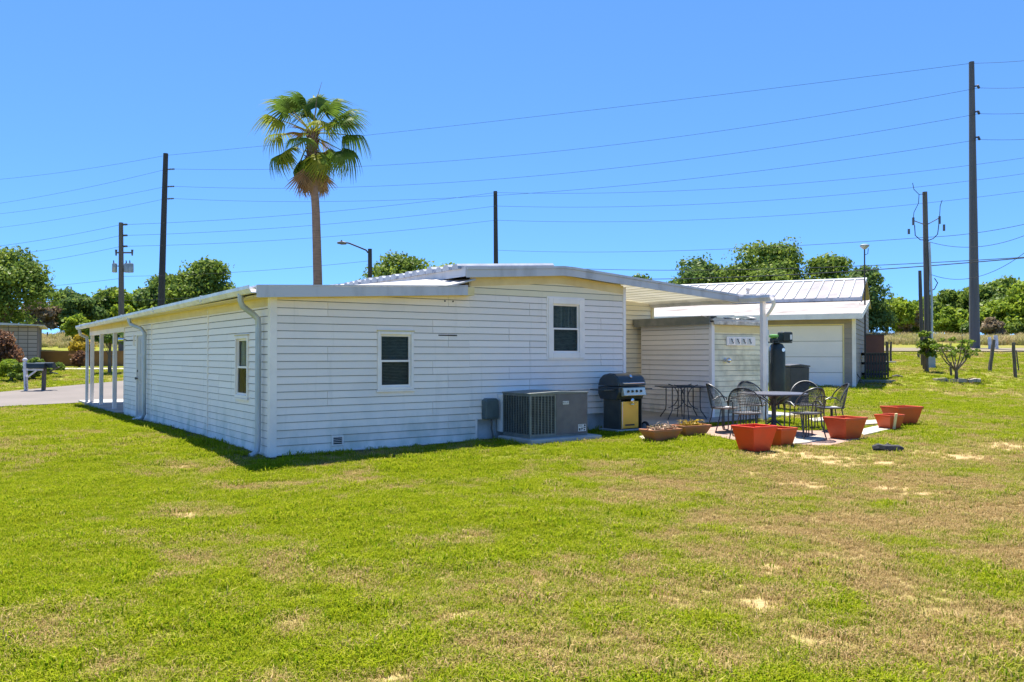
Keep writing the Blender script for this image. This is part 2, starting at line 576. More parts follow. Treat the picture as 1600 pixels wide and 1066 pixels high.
BARE = []        # x, y, rx, ry, strength of sand
for px, py, wx, wy in [(745, 845, 22, 6), (1270, 755, 75, 6), (1330, 720, 110, 9), (725, 1036, 20, 8), (615, 1056, 30, 12), (828, 910, 14, 8),
                       (1185, 890, 26, 8), (1215, 880, 18, 6), (1230, 712, 55, 8), (1320, 895, 26, 10), (1120, 930, 40, 10), (1200, 955, 40, 10),
                       (280, 730, 22, 4), (455, 975, 24, 10), (690, 970, 26, 8), (840, 1012, 24, 8), (900, 885, 22, 6), (1450, 775, 50, 6),
                       (1060, 955, 28, 8), (770, 978, 20, 7), (1010, 880, 16, 6), (1390, 760, 40, 6), (1480, 715, 60, 8),
                       (975, 780, 20, 5), (950, 725, 24, 4), (1150, 735, 26, 6), (1580, 700, 40, 6), (120, 930, 14, 6), (310, 805, 30, 5), (1255, 990, 40, 14), (560, 1045, 18, 7)]:
    a = G(px, py); b = G(px + wx, py); c = G(px, py + wy); d = G(px, py - wy)
    BARE.append((a.x, a.y, abs(b.x - a.x), abs(d.y - c.y) / 2))

LUSH = [(G(*q).x, G(*q).y, r_) for q, r_ in (((1110, 692), .75), ((1140, 697), .6), ((1260, 668), .8), ((950, 705), .9), ((60, 900), .8), ((40, 780), 1.5), ((700, 730), 1.0))]

def ground_fields(x, y):
    """dry (0 green .. 1 straw), sand (bare), soil (dark dirt by the walls), lush"""
    warp_x = x + .5 * (fbm(x * 1.1, y * 1.1, 31) - .5)
    warp_y = y + .9 * (fbm(x * 1.1, y * 1.1, 47) - .5)
    sand = np.zeros_like(x)
    halo = np.zeros_like(x)
    for bx, by, rx, ry in BARE:
        d = ((warp_x - bx) / rx) ** 2 + ((warp_y - by) / max(ry, .08)) ** 2
        sand = np.maximum(sand, np.clip(1.25 - d * .8, 0, 1))
        halo = np.maximum(halo, np.clip(1.15 - d * .13, 0, 1))
    fine = fbm(x * 4.0, y * 4.0, 5, 3)
    grit = fbm(x * 11.0, y * 11.0, 15, 3)
    sand = np.clip(sand * 1.0 * (fine + .1) + sand * 1.6 * (grit - .5), 0, .85)
    big = fbm(x * .35 + 3, y * .35, 71, 4)
    mid = .55 * fbm(x * 1.5, y * 1.5, 91, 4) + .45 * fbm(x * 4.2, y * 3.6, 191, 3)
    k = x / np.maximum(y, 1.0)
    right = np.clip((x + 1.2 + .1 * (12 - y)) / 6.0, 0, 1)                      # the right of the yard is thinner and drier
    near = np.clip((13.5 - y) / 3.0, 0, 1)
    dry = (mid - .46) * 2.6 + (big - .5) * .9 + .15 + .52 * right * near - .14 * (1 - right)
    dry = np.clip(dry, 0, 1)
    dry = np.maximum(dry, halo * (.50 + .6 * (fine - .3)))
    for lx, ly, lr in LUSH:
        dry = dry - 1.3 * np.clip(1.3 - ((x - lx) ** 2 + ((y - ly) * 1.0) ** 2) / lr ** 2, 0, 1)
    dry = np.clip(dry, 0, 1)
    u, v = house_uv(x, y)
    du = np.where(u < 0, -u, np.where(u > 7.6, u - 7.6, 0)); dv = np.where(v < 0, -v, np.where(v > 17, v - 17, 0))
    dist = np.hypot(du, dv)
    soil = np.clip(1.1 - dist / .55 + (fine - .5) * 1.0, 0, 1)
    return dry, sand, soil

# ------------------------------------------------------------------ ground sheet
def axis_lines(segs):
    out = []
    for a, b, st in segs:
        out += list(np.arange(a, b, st))
    out.append(segs[-1][1])
    return np.array(out)
gx = axis_lines([(-900, -200, 100), (-200, -60, 20), (-60, -24, 2.0), (-24, -12, .5), (-12, 14, .14), (14, 26, .5), (26, 60, 2.0), (60, 200, 20), (200, 900, 100)])
gy = axis_lines([(-300, -40, 40), (-40, 2, 3), (2, 18, .14), (18, 34, .4), (34, 70, 1.0), (70, 140, 3), (140, 900, 60)])
XX, YY = np.meshgrid(gx, gy)
ZZ = tz(XX, YY) + np.where(YY < 40, .05 * (fbm(XX * .7, YY * .7, 3) - .5) + .02 * (fbm(XX * 4, YY * 4, 8) - .5), 0)
nx, ny = len(gx), len(gy)
vco = np.stack([XX.ravel(), YY.ravel(), ZZ.ravel()], 1)
idx = np.arange(nx * ny).reshape(ny, nx)
quads = np.stack([idx[:-1, :-1].ravel(), idx[:-1, 1:].ravel(), idx[1:, 1:].ravel(), idx[1:, :-1].ravel()], 1)

def fast_mesh(name, verts, faces, k, mat=None, smooth=False):
    me = bpy.data.meshes.new(name)
    me.vertices.add(len(verts))
    me.vertices.foreach_set('co', np.ascontiguousarray(verts, dtype=np.float32).ravel())
    me.loops.add(len(faces) * k)
    me.loops.foreach_set('vertex_index', np.ascontiguousarray(faces, dtype=np.int32).ravel())
    me.polygons.add(len(faces))
    me.polygons.foreach_set('loop_start', np.arange(0, len(faces) * k, k, dtype=np.int32))
    if smooth:
        me.polygons.foreach_set('use_smooth', np.ones(len(faces), dtype=bool))
    me.update(calc_edges=True)
    if mat:
        me.materials.append(mat)
    return me

def set_attr(me, name, data):
    a = me.attributes.new(name, 'FLOAT', 'POINT')
    a.data.foreach_set('value', np.ascontiguousarray(data, dtype=np.float32).ravel())

def lawn_mat():
    m, nt, b = new_mat('lawn')
    dry = N(nt, 'ShaderNodeAttribute', attribute_name='dry').outputs['Fac']
    sand = N(nt, 'ShaderNodeAttribute', attribute_name='sand').outputs['Fac']
    soil = N(nt, 'ShaderNodeAttribute', attribute_name='soil').outputs['Fac']
    n1 = ramp(nt, noise(nt, 9, 6, wpos(nt)), .3, .7)
    n2 = ramp(nt, noise(nt, .35, 4, wpos(nt)), .35, .65)
    n3 = ramp(nt, noise(nt, 45, 3, wpos(nt)), .35, .65)
    green = mixc(nt, n1, (.19, .22, .014), (.25, .27, .022))
    green = mixc(nt, n2, green, (.20, .26, .016))
    straw = mixc(nt, n1, (.40, .29, .13), (.28, .20, .095))
    c = mixc(nt, dry, green, straw)
    c = mixc(nt, ramp(nt, n3, 0, 1, 0, .7), c, (.09, .075, .02))
    sandc = mixc(nt, n3, (.50, .35, .18), (.36, .25, .13))
    c = mixc(nt, sand, c, sandc)
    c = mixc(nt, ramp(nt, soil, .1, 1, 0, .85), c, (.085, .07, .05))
    nt.links.new(c, b.inputs['Base Color'])
    b.inputs['Roughness'].default_value = .95
    b.inputs['Specular IOR Level'].default_value = .1
    bump(nt, b, noise(nt, 30, 4, wpos(nt)), .5, .03)
    return m
M['lawn'] = lawn_mat()
gme = fast_mesh('lawn_ground', vco, quads, 4, M['lawn'], True)
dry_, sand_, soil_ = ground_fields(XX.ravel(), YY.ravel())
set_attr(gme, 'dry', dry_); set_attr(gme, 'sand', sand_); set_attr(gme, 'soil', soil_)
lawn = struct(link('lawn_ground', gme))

def drape(name, poly, lift, mat, res=.6):
    """a thin sheet following the terrain inside a polygon (x,y)"""
    bm = bmesh.new()
    bm.faces.new([bm.verts.new((p[0], p[1], 0)) for p in poly])
    xs = [p[0] for p in poly]; ys = [p[1] for p in poly]
    for a0, a1, ax in ((min(xs), max(xs), 0), (min(ys), max(ys), 1)):
        t = a0 + res
        while t < a1:
            co = [0, 0, 0]; no = [0, 0, 0]
            co[ax] = t; no[ax] = 1
            bmesh.ops.bisect_plane(bm, geom=bm.verts[:] + bm.edges[:] + bm.faces[:], plane_co=co, plane_no=no)
            t += res
    for v in bm.verts:
        v.co.z = TZ(v.co.x, v.co.y) + lift
    bmesh.ops.recalc_face_normals(bm, faces=bm.faces)
    me = bpy.data.meshes.new(name)
    bm.to_mesh(me)
    bm.free()
    if me.polygons and me.polygons[0].normal.z < 0:
        me.flip_normals()
    me.materials.append(mat)
    return struct(link(name, me))

d = Vector((.47, .883))
n0 = Vector((-15.1, 24.4)); f0 = Vector((-19.3, 30.6))
street_poly = [n0 - d * 34, n0 + d * 26, f0 + d * 19, f0 - d * 40]
drape('street', street_poly, .045, M['asphalt'], 1.5)
a = P(40, 580, 43.5); b_ = P(330, 578, 45.5)
drape('footpath', [(-36, 42.6), (-8, 43.4), (-8, 44.9), (-36, 44.1)], .05, M['concrete_pale'], 1.5)
drape('far_road', [(-120, 57.5), (-10, 56.5), (-10, 59.3), (-120, 60.5)], .05, M['dirt_road'], 3)
drape('dirt_road', [(6, 47.6), (80, 44.5), (80, 48.2), (6, 51.6)], .05, M['dirt_road'], 2)

# ------------------------------------------------------------------ the house
CRS = .1143
def board_mesh(name, mat, lip=.028):
    mb = MB()
    prof = [(0, 0), (-lip, 0), (-lip * .55, .91), (-.002, .91), (-.002, 1.0), (0, 1.0)]
    mb.prism(prof, 'x', 0, 1)
    me = mb.mesh(name, mat)
    me.materials.append(M['joint'])
    for p_ in me.polygons:
        if p_.center.z > .89 and abs(p_.normal.x) < .5 or p_.normal.z < -.9:
            p_.material_index = 1
    return me
BM = {k: board_mesh('siding_board_' + k, M[k]) for k in ('siding', 'siding_eave_glow', 'siding_left', 'siding_cream', 'siding_shed', 'siding_mildew', 'taupe')}
BRND = random.Random(3)

def boards(parent, kind, x0, x1, z0, ztop, plane, face, holes=(), crs=CRS, seams=(), name='siding_board', laps=()):
    """lap boards on a wall. face 'F': wall along x at y=plane facing -y; 'L': wall along y at x=plane facing -x; 'R': facing +x.
    holes: (a0, a1, z0, z1); ztop: function(a)"""
    z = z0
    while True:
        zm = z + crs
        ivs = [(x0, x1)]
        for h in holes:
            if h[2] < zm - .01 and h[3] > z + .01:
                nv = []
                for a, b in ivs:
                    if h[1] <= a or h[0] >= b:
                        nv.append((a, b))
                        continue
                    if h[0] > a + .02:
                        nv.append((a, h[0]))
                    if h[1] < b - .02:
                        nv.append((h[1], b))
                ivs = nv
        for s in seams:
            nv = []
            for a, b in ivs:
                if a + .05 < s < b - .05:
                    nv += [(a, s), (s, b)]
                else:
                    nv.append((a, b))
            ivs = nv
        if laps:
            cut = [laps[(int(round((z - z0) / crs)) // 2 * 2 + q * 5) % len(laps)] for q in range(2 if len(laps) > 4 else 1)]
            for s in cut:
                nv = []
                for a, b in ivs:
                    nv += [(a, s - .0025), (s + .0025, b)] if a + .25 < s < b - .25 else [(a, b)]
                ivs = nv
        # trim against the sloping top
        out = []
        for a, b in ivs:
            ss = np.linspace(a, b, 60)
            ok = np.array([ztop(q) > z + crs * .35 for q in ss])
            if ok.any():
                i = np.where(ok)[0]
                out.append((ss[i[0]] if i[0] else a, ss[i[-1]] if i[-1] < 59 else b))
        if not out or z > z0 + 4:
            if z > z0 + 4 or all(ztop(q) <= z for q in np.linspace(x0, x1, 20)):
                break
        fill = []
        for h in holes:
            if h[3] > 8 or h[2] < -.5:
                pass
            if z < h[2] - .004 < zm and h[2] < zm - .01:
                fill.append((h[0], h[1], z, h[2] - z))
            if z < h[3] + .004 < zm and h[3] > z + .01:
                fill.append((h[0], h[1], h[3], zm - h[3]))
        for a, b, zz, hh_ in fill:
            a = max(a, x0); b = min(b, x1)
            if ztop((a + b) / 2) < zz:
                continue
            if face == 'F':
                link(name, BM[kind], parent, (a, plane, zz), (0, 0, 0), (b - a, .9, hh_))
            elif face == 'L':
                link(name, BM[kind], parent, (plane, b, zz), (0, 0, R(-90)), (b - a, .9, hh_))
        for a, b in out:
            j = BRND.uniform(-.0015, .0015)
            if face == 'F':
                link(name, BM[kind], parent, (a, plane + j, z), (0, 0, 0), (b - a, 1, crs))
            elif face == 'L':
                link(name, BM[kind], parent, (plane + j, b, z), (0, 0, R(-90)), (b - a, 1, crs))
            else:
                link(name, BM[kind], parent, (plane + j, a, z), (0, 0, R(90)), (b - a, 1, crs))
        z += crs

house = thing('mobile_home', 'long white sided mobile home with low roof, carport posts and patio cover', 'house', HC, HA)

ADD_TOP = lambda u: 2.36 + .055 * u
def MAIN_TOP(u):
    return 2.80 + (u - 3.45) * .075 if u < 5.45 else 2.95 - (u - 5.45) * .085
def front_top(u):
    return ADD_TOP(u) if u < 3.47 else MAIN_TOP(u)

# solid core of the walls
core = MB()
core.prism([(0.14, -.25), (3.47, -.25), (3.47, 2.53), (.14, 2.33)], 'y', .14, 11.44)
o = part('addition_wall', core, M['siding'], house)
mb = MB()
mb.prism([(3.47, .38), (7.07, .38), (7.07, 2.80), (5.45, 2.94), (3.47, 2.80)], 'y', .14, 17.2)
main_wall = part('main_wall', mb, M['siding'], house)
mb = MB().box(3.60, 7.04, .06, 17.1, -.25, .38)
part('foundation', mb, M['foundation'], house)
add_wall = o

W1 = (1.737, 2.385, .93, 1.87)     # window of the addition, front
W2 = (5.17, 6.01, 1.43, 2.54)      # window of the home, front
WL = (1.04, 1.71, .80, 1.80)       # window, left side
VENT = (.97, 1.16, .09, .24)
boards(add_wall, 'siding', .10, 3.60, .03, lambda u: ADD_TOP(min(u, 3.47)), .03, 'F', holes=[W1, VENT, (3.47, 3.7, .38, 9)], laps=(.9, 2.75, 3.05))
boards(main_wall, 'siding', 3.47, 7.03, .03 + CRS * 3 + .003, lambda u: min(MAIN_TOP(u), .03 + CRS * 22.2), .03, 'F', holes=[W2], laps=(4.3, 4.75, 6.45))
boards(main_wall, 'siding_eave_glow', 3.47, 7.03, .033 + CRS * 22, MAIN_TOP, .03, 'F', holes=[W2])
mb = MB().box(3.60, 3.625, -.004, .05, .02, .40)
part('skirt_trim', mb, M['trim_white'], house)
mb = MB().box(.10, 3.60, -.003, .03, .0, .032)
part('starter_strip', mb, M['trim_white'], house)

# left side: boards between battens, door
DOOR = (8.84, 9.80, -.06, 2.02)
SEAM = (3.41, 8.13)
boards(add_wall, 'siding_left', .10, 11.40, .02, lambda v: 2.30, .03, 'L', holes=[WL, DOOR], seams=(3.41, 8.13), laps=(4.5, 5.3, 6.1, 6.9, 7.5, 2.2, 2.7))
for v0 in (3.41, 8.13, 11.42):
    part('batten', MB().box(-.004, .03, v0 - .022, v0 + .022, .0, 2.32), M['trim_white'], house)
part('starter_strip', MB().box(-.002, .03, .1, 11.4, -.12, .022), M['siding_left'], house)
# corner trims
mb = MB().box(-.006, .10, -.006, .02, -.02, 2.36)
mb.box(-.006, .016, .02, .10, -.02, 2.36)
part('corner_trim', mb, M['trim_white'], house)
mb = MB().box(7.02, 7.09, -.006, .09, .36, 2.82)
part('corner_trim', mb, M['trim_white'], house)

# door on the left side
dr = part('door', MB().box(.015, .05, DOOR[0] + .07, DOOR[1] - .07, -.04, 1.96), M['door'], house)
for a, b_, z0, z1 in [(.07, .43, 1.52, 1.86), (.50, .76, 1.52, 1.86), (.07, .43, .86, 1.44), (.50, .76, .86, 1.44), (.07, .43, .12, .78), (.50, .76, .12, .78)]:
    v0 = DOOR[0] + .07
    pm = MB().box(.006, .02, v0 + a, v0 + b_ - .02, z0, z1)
    part('door_panel', pm, M['door'], dr, bevel=.006)
part('door_frame', MB().box(-.012, .04, DOOR[0], DOOR[0] + .07, -.05, 2.03).box(-.012, .04, DOOR[1] - .07, DOOR[1], -.05, 2.03).box(-.012, .04, DOOR[0] + .07, DOOR[1] - .07, 1.96, 2.03), M['trim_white'], dr)
part('knob', MB().lathe([(.012, 0), (.012, .03), (.03, .04), (.034, .06), (.02, .075)], (0, 0, 0), 12, 'x'), M['insulator'], dr, True, loc=(.014, DOOR[1] - .14, .92), rot=(0, 0, R(180)))
part('deadbolt', MB().lathe([(.025, 0), (.025, .02), (.018, .028)], (0, 0, 0), 12, 'x'), M['insulator'], dr, True, loc=(.014, DOOR[1] - .14, 1.10), rot=(0, 0, R(180)))
# lamp beside the door
lamp = part('wall_lamp', MB().box(-.02, .02, 10.1, 10.2, 1.72, 1.98), M['trim_white'], house)
part('lamp_arm', MB().tube([(-.02, 10.15, 1.85), (-.12, 10.2, 1.84), (-.2, 10.28, 1.87)], .014, 8), M['insulator'], lamp, True)
part('lamp_head', MB().lathe([(.02, 0), (.05, .02), (.06, .14), (.05, .15)], (0, 0, 0), 12, 'x'), M['chrome'], lamp, True, loc=(-.18, 10.27, 1.87), rot=(0, 0, R(150)))

def window(parent, a0, a1, z0, z1, face, plane, behind, fw=.05, wide=False):
    """sash window; local frame: x along the wall, -y outwards"""
    w = a1 - a0; h = z1 - z0
    if face == 'F':
        loc, rz = (a0, plane, z0), 0
    else:
        loc, rz = (plane, a1, z0), R(-90)
    t = .105 if wide else .048
    fr = MB()
    for q in ((0, t, 0, h), (w - t, w, 0, h), (t, w - t, 0, t), (t, w - t, h - t, h)):
        fr.box(q[0], q[1], -.034, .03, q[2], q[3])
    win = part('window', fr, M['trim_white'], parent, bevel=.005, loc=loc, rot=(0, 0, rz))
    sm = MB()
    s = .032
    zm = h * .49
    for zz0, zz1, yo in ((t, zm + .02, .004), (zm - .012, h - t, .02)):
        for q in ((t, t + s, zz0, zz1), (w - t - s, w - t, zz0, zz1), (t + s, w - t - s, zz0, zz0 + s), (t + s, w - t - s, zz1 - s, zz1)):
            sm.box(q[0], q[1], -.012 + yo, .012 + yo, q[2], q[3])
    part('sash', sm, M['trim_white'], win)
    part('pane', MB().box(t + s, w - t - s, .0, .006, t + s, zm - .012), M['glass'], win)
    part('pane', MB().box(t + s, w - t - s, .016, .022, zm + .02, h - t - s), M['glass'], win)
    if wide:
        part('outer_frame', MB().box(-.03, 0, -.02, .02, -.03, h + .03).box(w, w + .03, -.02, .02, -.03, h + .03).box(0, w, -.02, .02, -.03, 0).box(0, w, -.02, .02, h, h + .03), M['trim_white'], win)
    else:
        part('sill', MB().box(-.02, w + .02, -.045, .0, -.03, -.002), M['trim_white'], win)
        part('head_flashing', MB().box(-.012, w + .012, -.04, .0, h + .002, h + .022), M['trim_cream'], win)
    for bnd in behind:
        if bnd == 'blind':
            sl = MB()
            z = t + s + .01
            while z < h - t - s:
                sl.box(t, w - t, .05, .056, z, z + .017, Matrix.Identity(4))
                z += .024
            part('blind', sl, M['blind'], win)
        elif bnd == 'curtain':
            cv = []; cf = []
            nn = 40
            for i in range(nn + 1):
                xx = t + (w - 2 * t) * i / nn
                yy = .062 + .012 * math.sin(i * 1.1) + .006 * math.sin(i * 2.7)
                cv += [(xx, yy, zm), (xx, yy, h - t)]
            for i in range(nn):
                cf.append((2 * i, 2 * i + 2, 2 * i + 3, 2 * i + 1))
            part('curtain', MB().add(cv, cf), M['curtain'], win, True)
    part('reveal', MB().box(t, w - t, .085, .09, t, h - t), M['room'], win)
    return win

window(house, *W1, 'F', .03 - .012, ['blind'])
window(house, *W2, 'F', .03 - .012, ['curtain', 'blind'], wide=True)
window(house, *WL, 'L', .03 - .012, ['curtain'])
# hollow the cores behind the windows is not needed: the rooms are shallow boxes in front of the core
vm = MB()
for k in range(5):
    vm.bar((VENT[0] + .02, .0, VENT[2] + .02 + k * .027), (VENT[1] - .02, .0, VENT[2] + .02 + k * .027), .02, .006)
vent = part('vent', MB().box(VENT[0], VENT[0] + .02, -.008, .03, VENT[2], VENT[3]).box(VENT[1] - .02, VENT[1], -.008, .03, VENT[2], VENT[3]).box(VENT[0] + .02, VENT[1] - .02, -.008, .03, VENT[2], VENT[2] + .015).box(VENT[0] + .02, VENT[1] - .02, -.008, .03, VENT[3] - .015, VENT[3]), M['trim_white'], house)
part('louvre', vm, M['trim_white'], vent)
part('vent_back', MB().box(VENT[0] + .02, VENT[1] - .02, .02, .028, VENT[2] + .015, VENT[3] - .015), M['room'], vent)
# a slipped gap between two courses right of the window, two screw plugs, patched joint
part('slipped_lap', MB().box(2.86, 3.22, .004, .012, 1.813, 1.832), M['room'], house)
for uu in (2.98, 3.14):
    part('plug', MB().lathe([(.014, 0), (.014, .012)], (0, 0, 0), 10, 'y'), M['insulator'], house, loc=(uu, -.002, 2.40))

# cream trims under the eaves
tm = MB()
tm.add([(.1, -.004, 2.325), (3.47, -.004, 2.505), (3.47, -.004, 2.60), (.1, -.004, 2.42), (.1, .03, 2.325), (3.47, .03, 2.505), (3.47, .03, 2.60), (.1, .03, 2.42)],
       [(0, 1, 2, 3), (4, 7, 6, 5), (0, 4, 5, 1), (3, 2, 6, 7), (0, 3, 7, 4), (1, 5, 6, 2)])
part('frieze', tm, M['trim_cream'], house)
tm = MB()
us = np.linspace(3.49, 7.02, 14)
vs = []
for u in us:
    z = MAIN_TOP(u)
    vs += [(u, -.006, z - .13), (u, -.006, z + .03), (u, .03, z + .03), (u, .03, z - .13)]
fs = []
for i in range(len(us) - 1):
    for j in range(4):
        a = 4 * i + j; b_ = 4 * i + (j + 1) % 4
        fs.append((a, b_, b_ + 4, a + 4))
fs += [(0, 1, 2, 3), (len(vs) - 4, len(vs) - 1, len(vs) - 2, len(vs) - 3)]
part('frieze', MB().add(vs, fs), M['trim_tan'], house)
part('frieze', MB().box(-.004, .03, .1, 17.2, 2.22, 2.36), M['trim_cream'], house)

# addition roof: pan roof with ribs, curling up where it laps the old roof
def add_roof_z(u, v):
    t = min(max((v + .2) / 1.3, 0), 1)
    t = t * t * (3 - 2 * t)
    front = 2.475 + .045 * max(u, 0) + (.17 * max(0, (u - 2.5)) ** 1.5 if u > 2.5 else 0)
    back = 2.44 + .118 * (u + .3)
    return (1 - t) * front + t * max(back, front - .05)
us = list(np.linspace(-.30, 3.46, 16))
vs_ = [-.2, .0, .2, .4, .7, 1.0, 1.4] + list(np.linspace(2, 17.3, 20))
vv = []; ff = []
for v in vs_:
    for u in us:
        vv.append((u, v, add_roof_z(u, v)))
nu = len(us)
for i in range(len(vs_) - 1):
    for j in range(nu - 1):
        ff.append((i * nu + j, i * nu + j + 1, (i + 1) * nu + j + 1, (i + 1) * nu + j))
o_n = len(vv)
roof_add = part('addition_roof', MB().add(vv, ff), M['roof_white'], house, True)
sm = roof_add.modifiers.new('thick', 'SOLIDIFY')
sm.thickness = .03
sm.offset = -1
# front fascia of the addition: two aluminium lengths with a stepped lip
fm = MB()
def fasc(mb, u0, u1, z0f, z1f, y, th=.02):
    us = np.linspace(u0, u1, max(2, int((u1 - u0) / .25)))
    vs = []
    for u in us:
        vs += [(u, y, z0f(u)), (u, y, z1f(u)), (u, y + th, z1f(u)), (u, y + th, z0f(u))]
    fs = []
    for i in range(len(us) - 1):
        for j in range(4):
            a = 4 * i + j; b = 4 * i + (j + 1) % 4
            fs.append((a, b, b + 4, a + 4))
    n = len(vs)
    fs += [(0, 1, 2, 3), (n - 4, n - 1, n - 2, n - 3)]
    mb.add(vs, fs)
fasc(fm, -.27, 3.30, lambda u: 2.335 + .050 * u, lambda u: 2.495 + .045 * u, -.215)
part('fascia', fm, M['fascia'], house)
fm = MB()
fasc(fm, -.27, 3.30, lambda u: 2.497 + .045 * u, lambda u: 2.517 + .045 * u, -.225, .03)
part('drip_edge', fm, M['fascia'], house)
part('fascia_end_block', MB().box(3.30, 3.44, -.20, -.02, 2.50, 2.64), M['trim_cream'], house)
fm = MB()
fasc(fm, -.27, 3.40, lambda u: 2.350 + .05 * u, lambda u: 2.366 + .05 * u, -.195, .22)
part('soffit', fm, M['trim_tan'], house)

# gutter along the left eave
def gutter(parent, p0, p1, w, h, mat, name='gutter'):
    p0 = Vector(p0); p1 = Vector(p1)
    dd = (p1 - p0)
    ln = dd.length
    prof = [(0, h), (0, .0), (w * .7, 0), (w, h * .55), (w, h), (w - .012, h), (w - .012, h * .58), (w * .68, .012), (.012, .012), (.012, h)]
    m = MB().prism([(x, z) for x, z in prof], 'y', 0, ln)
    ang = math.atan2(-dd.x, dd.y)
    return part(name, m, mat, parent, loc=p0, rot=(math.atan2(dd.z, math.hypot(dd.x, dd.y)), 0, ang))
g1 = gutter(house, (-.27, 17.35, 2.29), (-.27, -.21, 2.385), .12, .11, M['gutter'])
for v in (2.4, 6.1, 9.6, 13.2, 16.2):
    part('gutter_strap', MB().box(-.398, -.265, v - .012, v + .012, 2.40 - .005 * v, 2.505 - .0052 * v), M['gutter'], g1).matrix_parent_inverse = g1.matrix_basis.inverted()
part('soffit', MB().box(-.27, -.0, -.18, 17.3, 2.345, 2.362), M['trim_cream'], house)
# downspouts with offset elbows
def downspout(path, name='downspout', r=.046, mat='gutter_dark'):
    return part(name, MB().tube(path, r, 8), M[mat], house, True)
downspout([(-.33, .36, 2.40), (-.33, .36, 2.30), (-.30, .36, 2.22), (-.14, .34, 2.10), (-.075, .33, 2.03), (-.07, .33, 1.9), (-.07, .33, .18), (-.08, .33, .06), (-.14, .31, .0), (-.2, .30, -.02)])
downspout([(-.33, 8.9, 2.36), (-.33, 8.9, 2.28), (-.30, 8.88, 2.20), (-.12, 8.62, 2.10), (-.07, 8.5, 2.0), (-.07, 8.5, .12), (-.1, 8.55, .03), (-.25, 8.75, -.02)])
downspout([(-.33, 16.9, 2.32), (-.33, 16.9, 2.22), (-.28, 17.05, 2.12), (-.1, 17.1, 2.04), (-.08, 17.1, 1.9), (-.08, 17.1, 0.0), (-.08, 17.1, -.05)])
# carport posts, beam, slab
for v in (13.03, 15.25, 17.0):
    part('post', MB().box(.0, .1, v - .05, v + .05, -.12, 2.22), M['trim_white'], house, bevel=.006)
part('beam', MB().box(-.002, .10, 11.46, 17.2, 2.10, 2.225), M['trim_white'], house)
part('beam', MB().box(.1, 3.45, 17.05, 17.15, 2.22, 2.40), M['trim_white'], house)
part('carport_slab', MB().box(-.15, 3.44, 11.5, 18.4, -.4, .0), M['concrete'], house)

# main roof: bowed shell that runs on as the patio cover
def main_roof_z(u):
    if u < 5.45:
        return 2.965 + (u - 3.3) * .068
    return 3.111 - (u - 5.45) * .0685
RE = 10.33
def slab(u0, u1, v0, v1, th, name, mat):
    us = np.linspace(u0, u1, 12)
    vs = []
    for u in us:
        z = main_roof_z(u)
        vs += [(u, v0, z), (u, v1, z), (u, v1, z - th), (u, v0, z - th)]
    fs = []
    for i in range(len(us) - 1):
        for j in range(4):
            a = 4 * i + j; b = 4 * i + (j + 1) % 4
            fs.append((a, b, b + 4, a + 4))
    n = len(vs)
    fs += [(0, 1, 2, 3), (n - 4, n - 1, n - 2, n - 3)]
    return part(name, MB().add(vs, fs), mat, house)
mroof = slab(3.30, 7.30, -.19, 17.3, .06, 'main_roof', M['roof_white'])
rib_me = MB().prism([(-.115, .0), (.115, .0), (.10, .055), (.06, .095), (-.06, .095), (-.10, .055)], 'x', 0, 2.1).mesh('rib', M['rib'])
v = .05
while v < 17.2:
    link('rib', rib_me, mroof, (3.20 + BRND.uniform(-.02, .02), v, main_roof_z(3.3) - .012), (0, -math.atan(.068), BRND.uniform(-.02, .02)), (1, BRND.uniform(.9, 1.08), BRND.uniform(.85, 1.2)))
    v += .285
vs = []
for u in np.linspace(7.30, RE, 12):
    vs += [(u, -.19, main_roof_z(u) - .03), (u, 5.2, main_roof_z(u) - .03)]
part('patio_roof', MB().add(vs, [(2 * i, 2 * i + 2, 2 * i + 3, 2 * i + 1) for i in range(11)]), M['translucent_cover'], house)
for k in range(9):
    u = 7.5 + k * .32
    z = main_roof_z(u) - .032
    part('ceiling_joint', MB().box(u - .012, u + .012, -.17, 5.0, z - .012, z - .001), M['soffit'], house)
fm = MB()
fasc(fm, 3.28, RE, lambda u: main_roof_z(u) - .165, lambda u: main_roof_z(u) - .035, -.215)
part('fascia', fm, M['fascia'], house)
fm = MB()
fasc(fm, 3.28, RE, lambda u: main_roof_z(u) - .033, lambda u: main_roof_z(u) + .012, -.232, .045)
part('drip_edge', fm, M['fascia'], house)
part('fascia', MB().box(3.27, 3.285, -.19, 17.3, 2.82, 2.99), M['fascia'], house)
# low-edge gutter running out past the gable, with the end post and its downspout
zg = main_roof_z(RE)
g2 = gutter(house, (RE + .005, -1.02, zg - .16), (RE + .005, 5.2, zg - .13), -.14, .13, M['gutter'])
part('end_post', MB().box(RE - .055, RE + .045, -.78, -.70, .02, zg + .02), M['trim_white'], house, bevel=.006)
downspout([(RE + .1, -.93, zg - .10), (RE + .11, -.93, zg - .22), (RE + .09, -.86, zg - .34), (RE + .1, -.74, zg - .46), (RE + .1, -.735, zg - .6), (RE + .1, -.735, .1)], mat='gutter', r=.042)
# enclosed room at the back of the patio
rw = part('patio_room_wall', MB().prism([(7.09, .05), (10.30, .05), (10.30, main_roof_z(10.3) - .06), (7.09, main_roof_z(7.09) - .06)], 'y', 2.53, 5.0), M['siding_cream'], house)
boards(rw, 'siding_cream', 7.10, 10.24, .16, lambda u: main_roof_z(u) - .12, 2.53, 'F')
part('corner_trim', MB().box(10.24, 10.33, 2.49, 2.60, .05, main_roof_z(10.3) - .07), M['trim_cream'], house)
boards(main_wall, 'siding_cream', .10, 2.5, .39, lambda v: 2.74, 7.07, 'R')

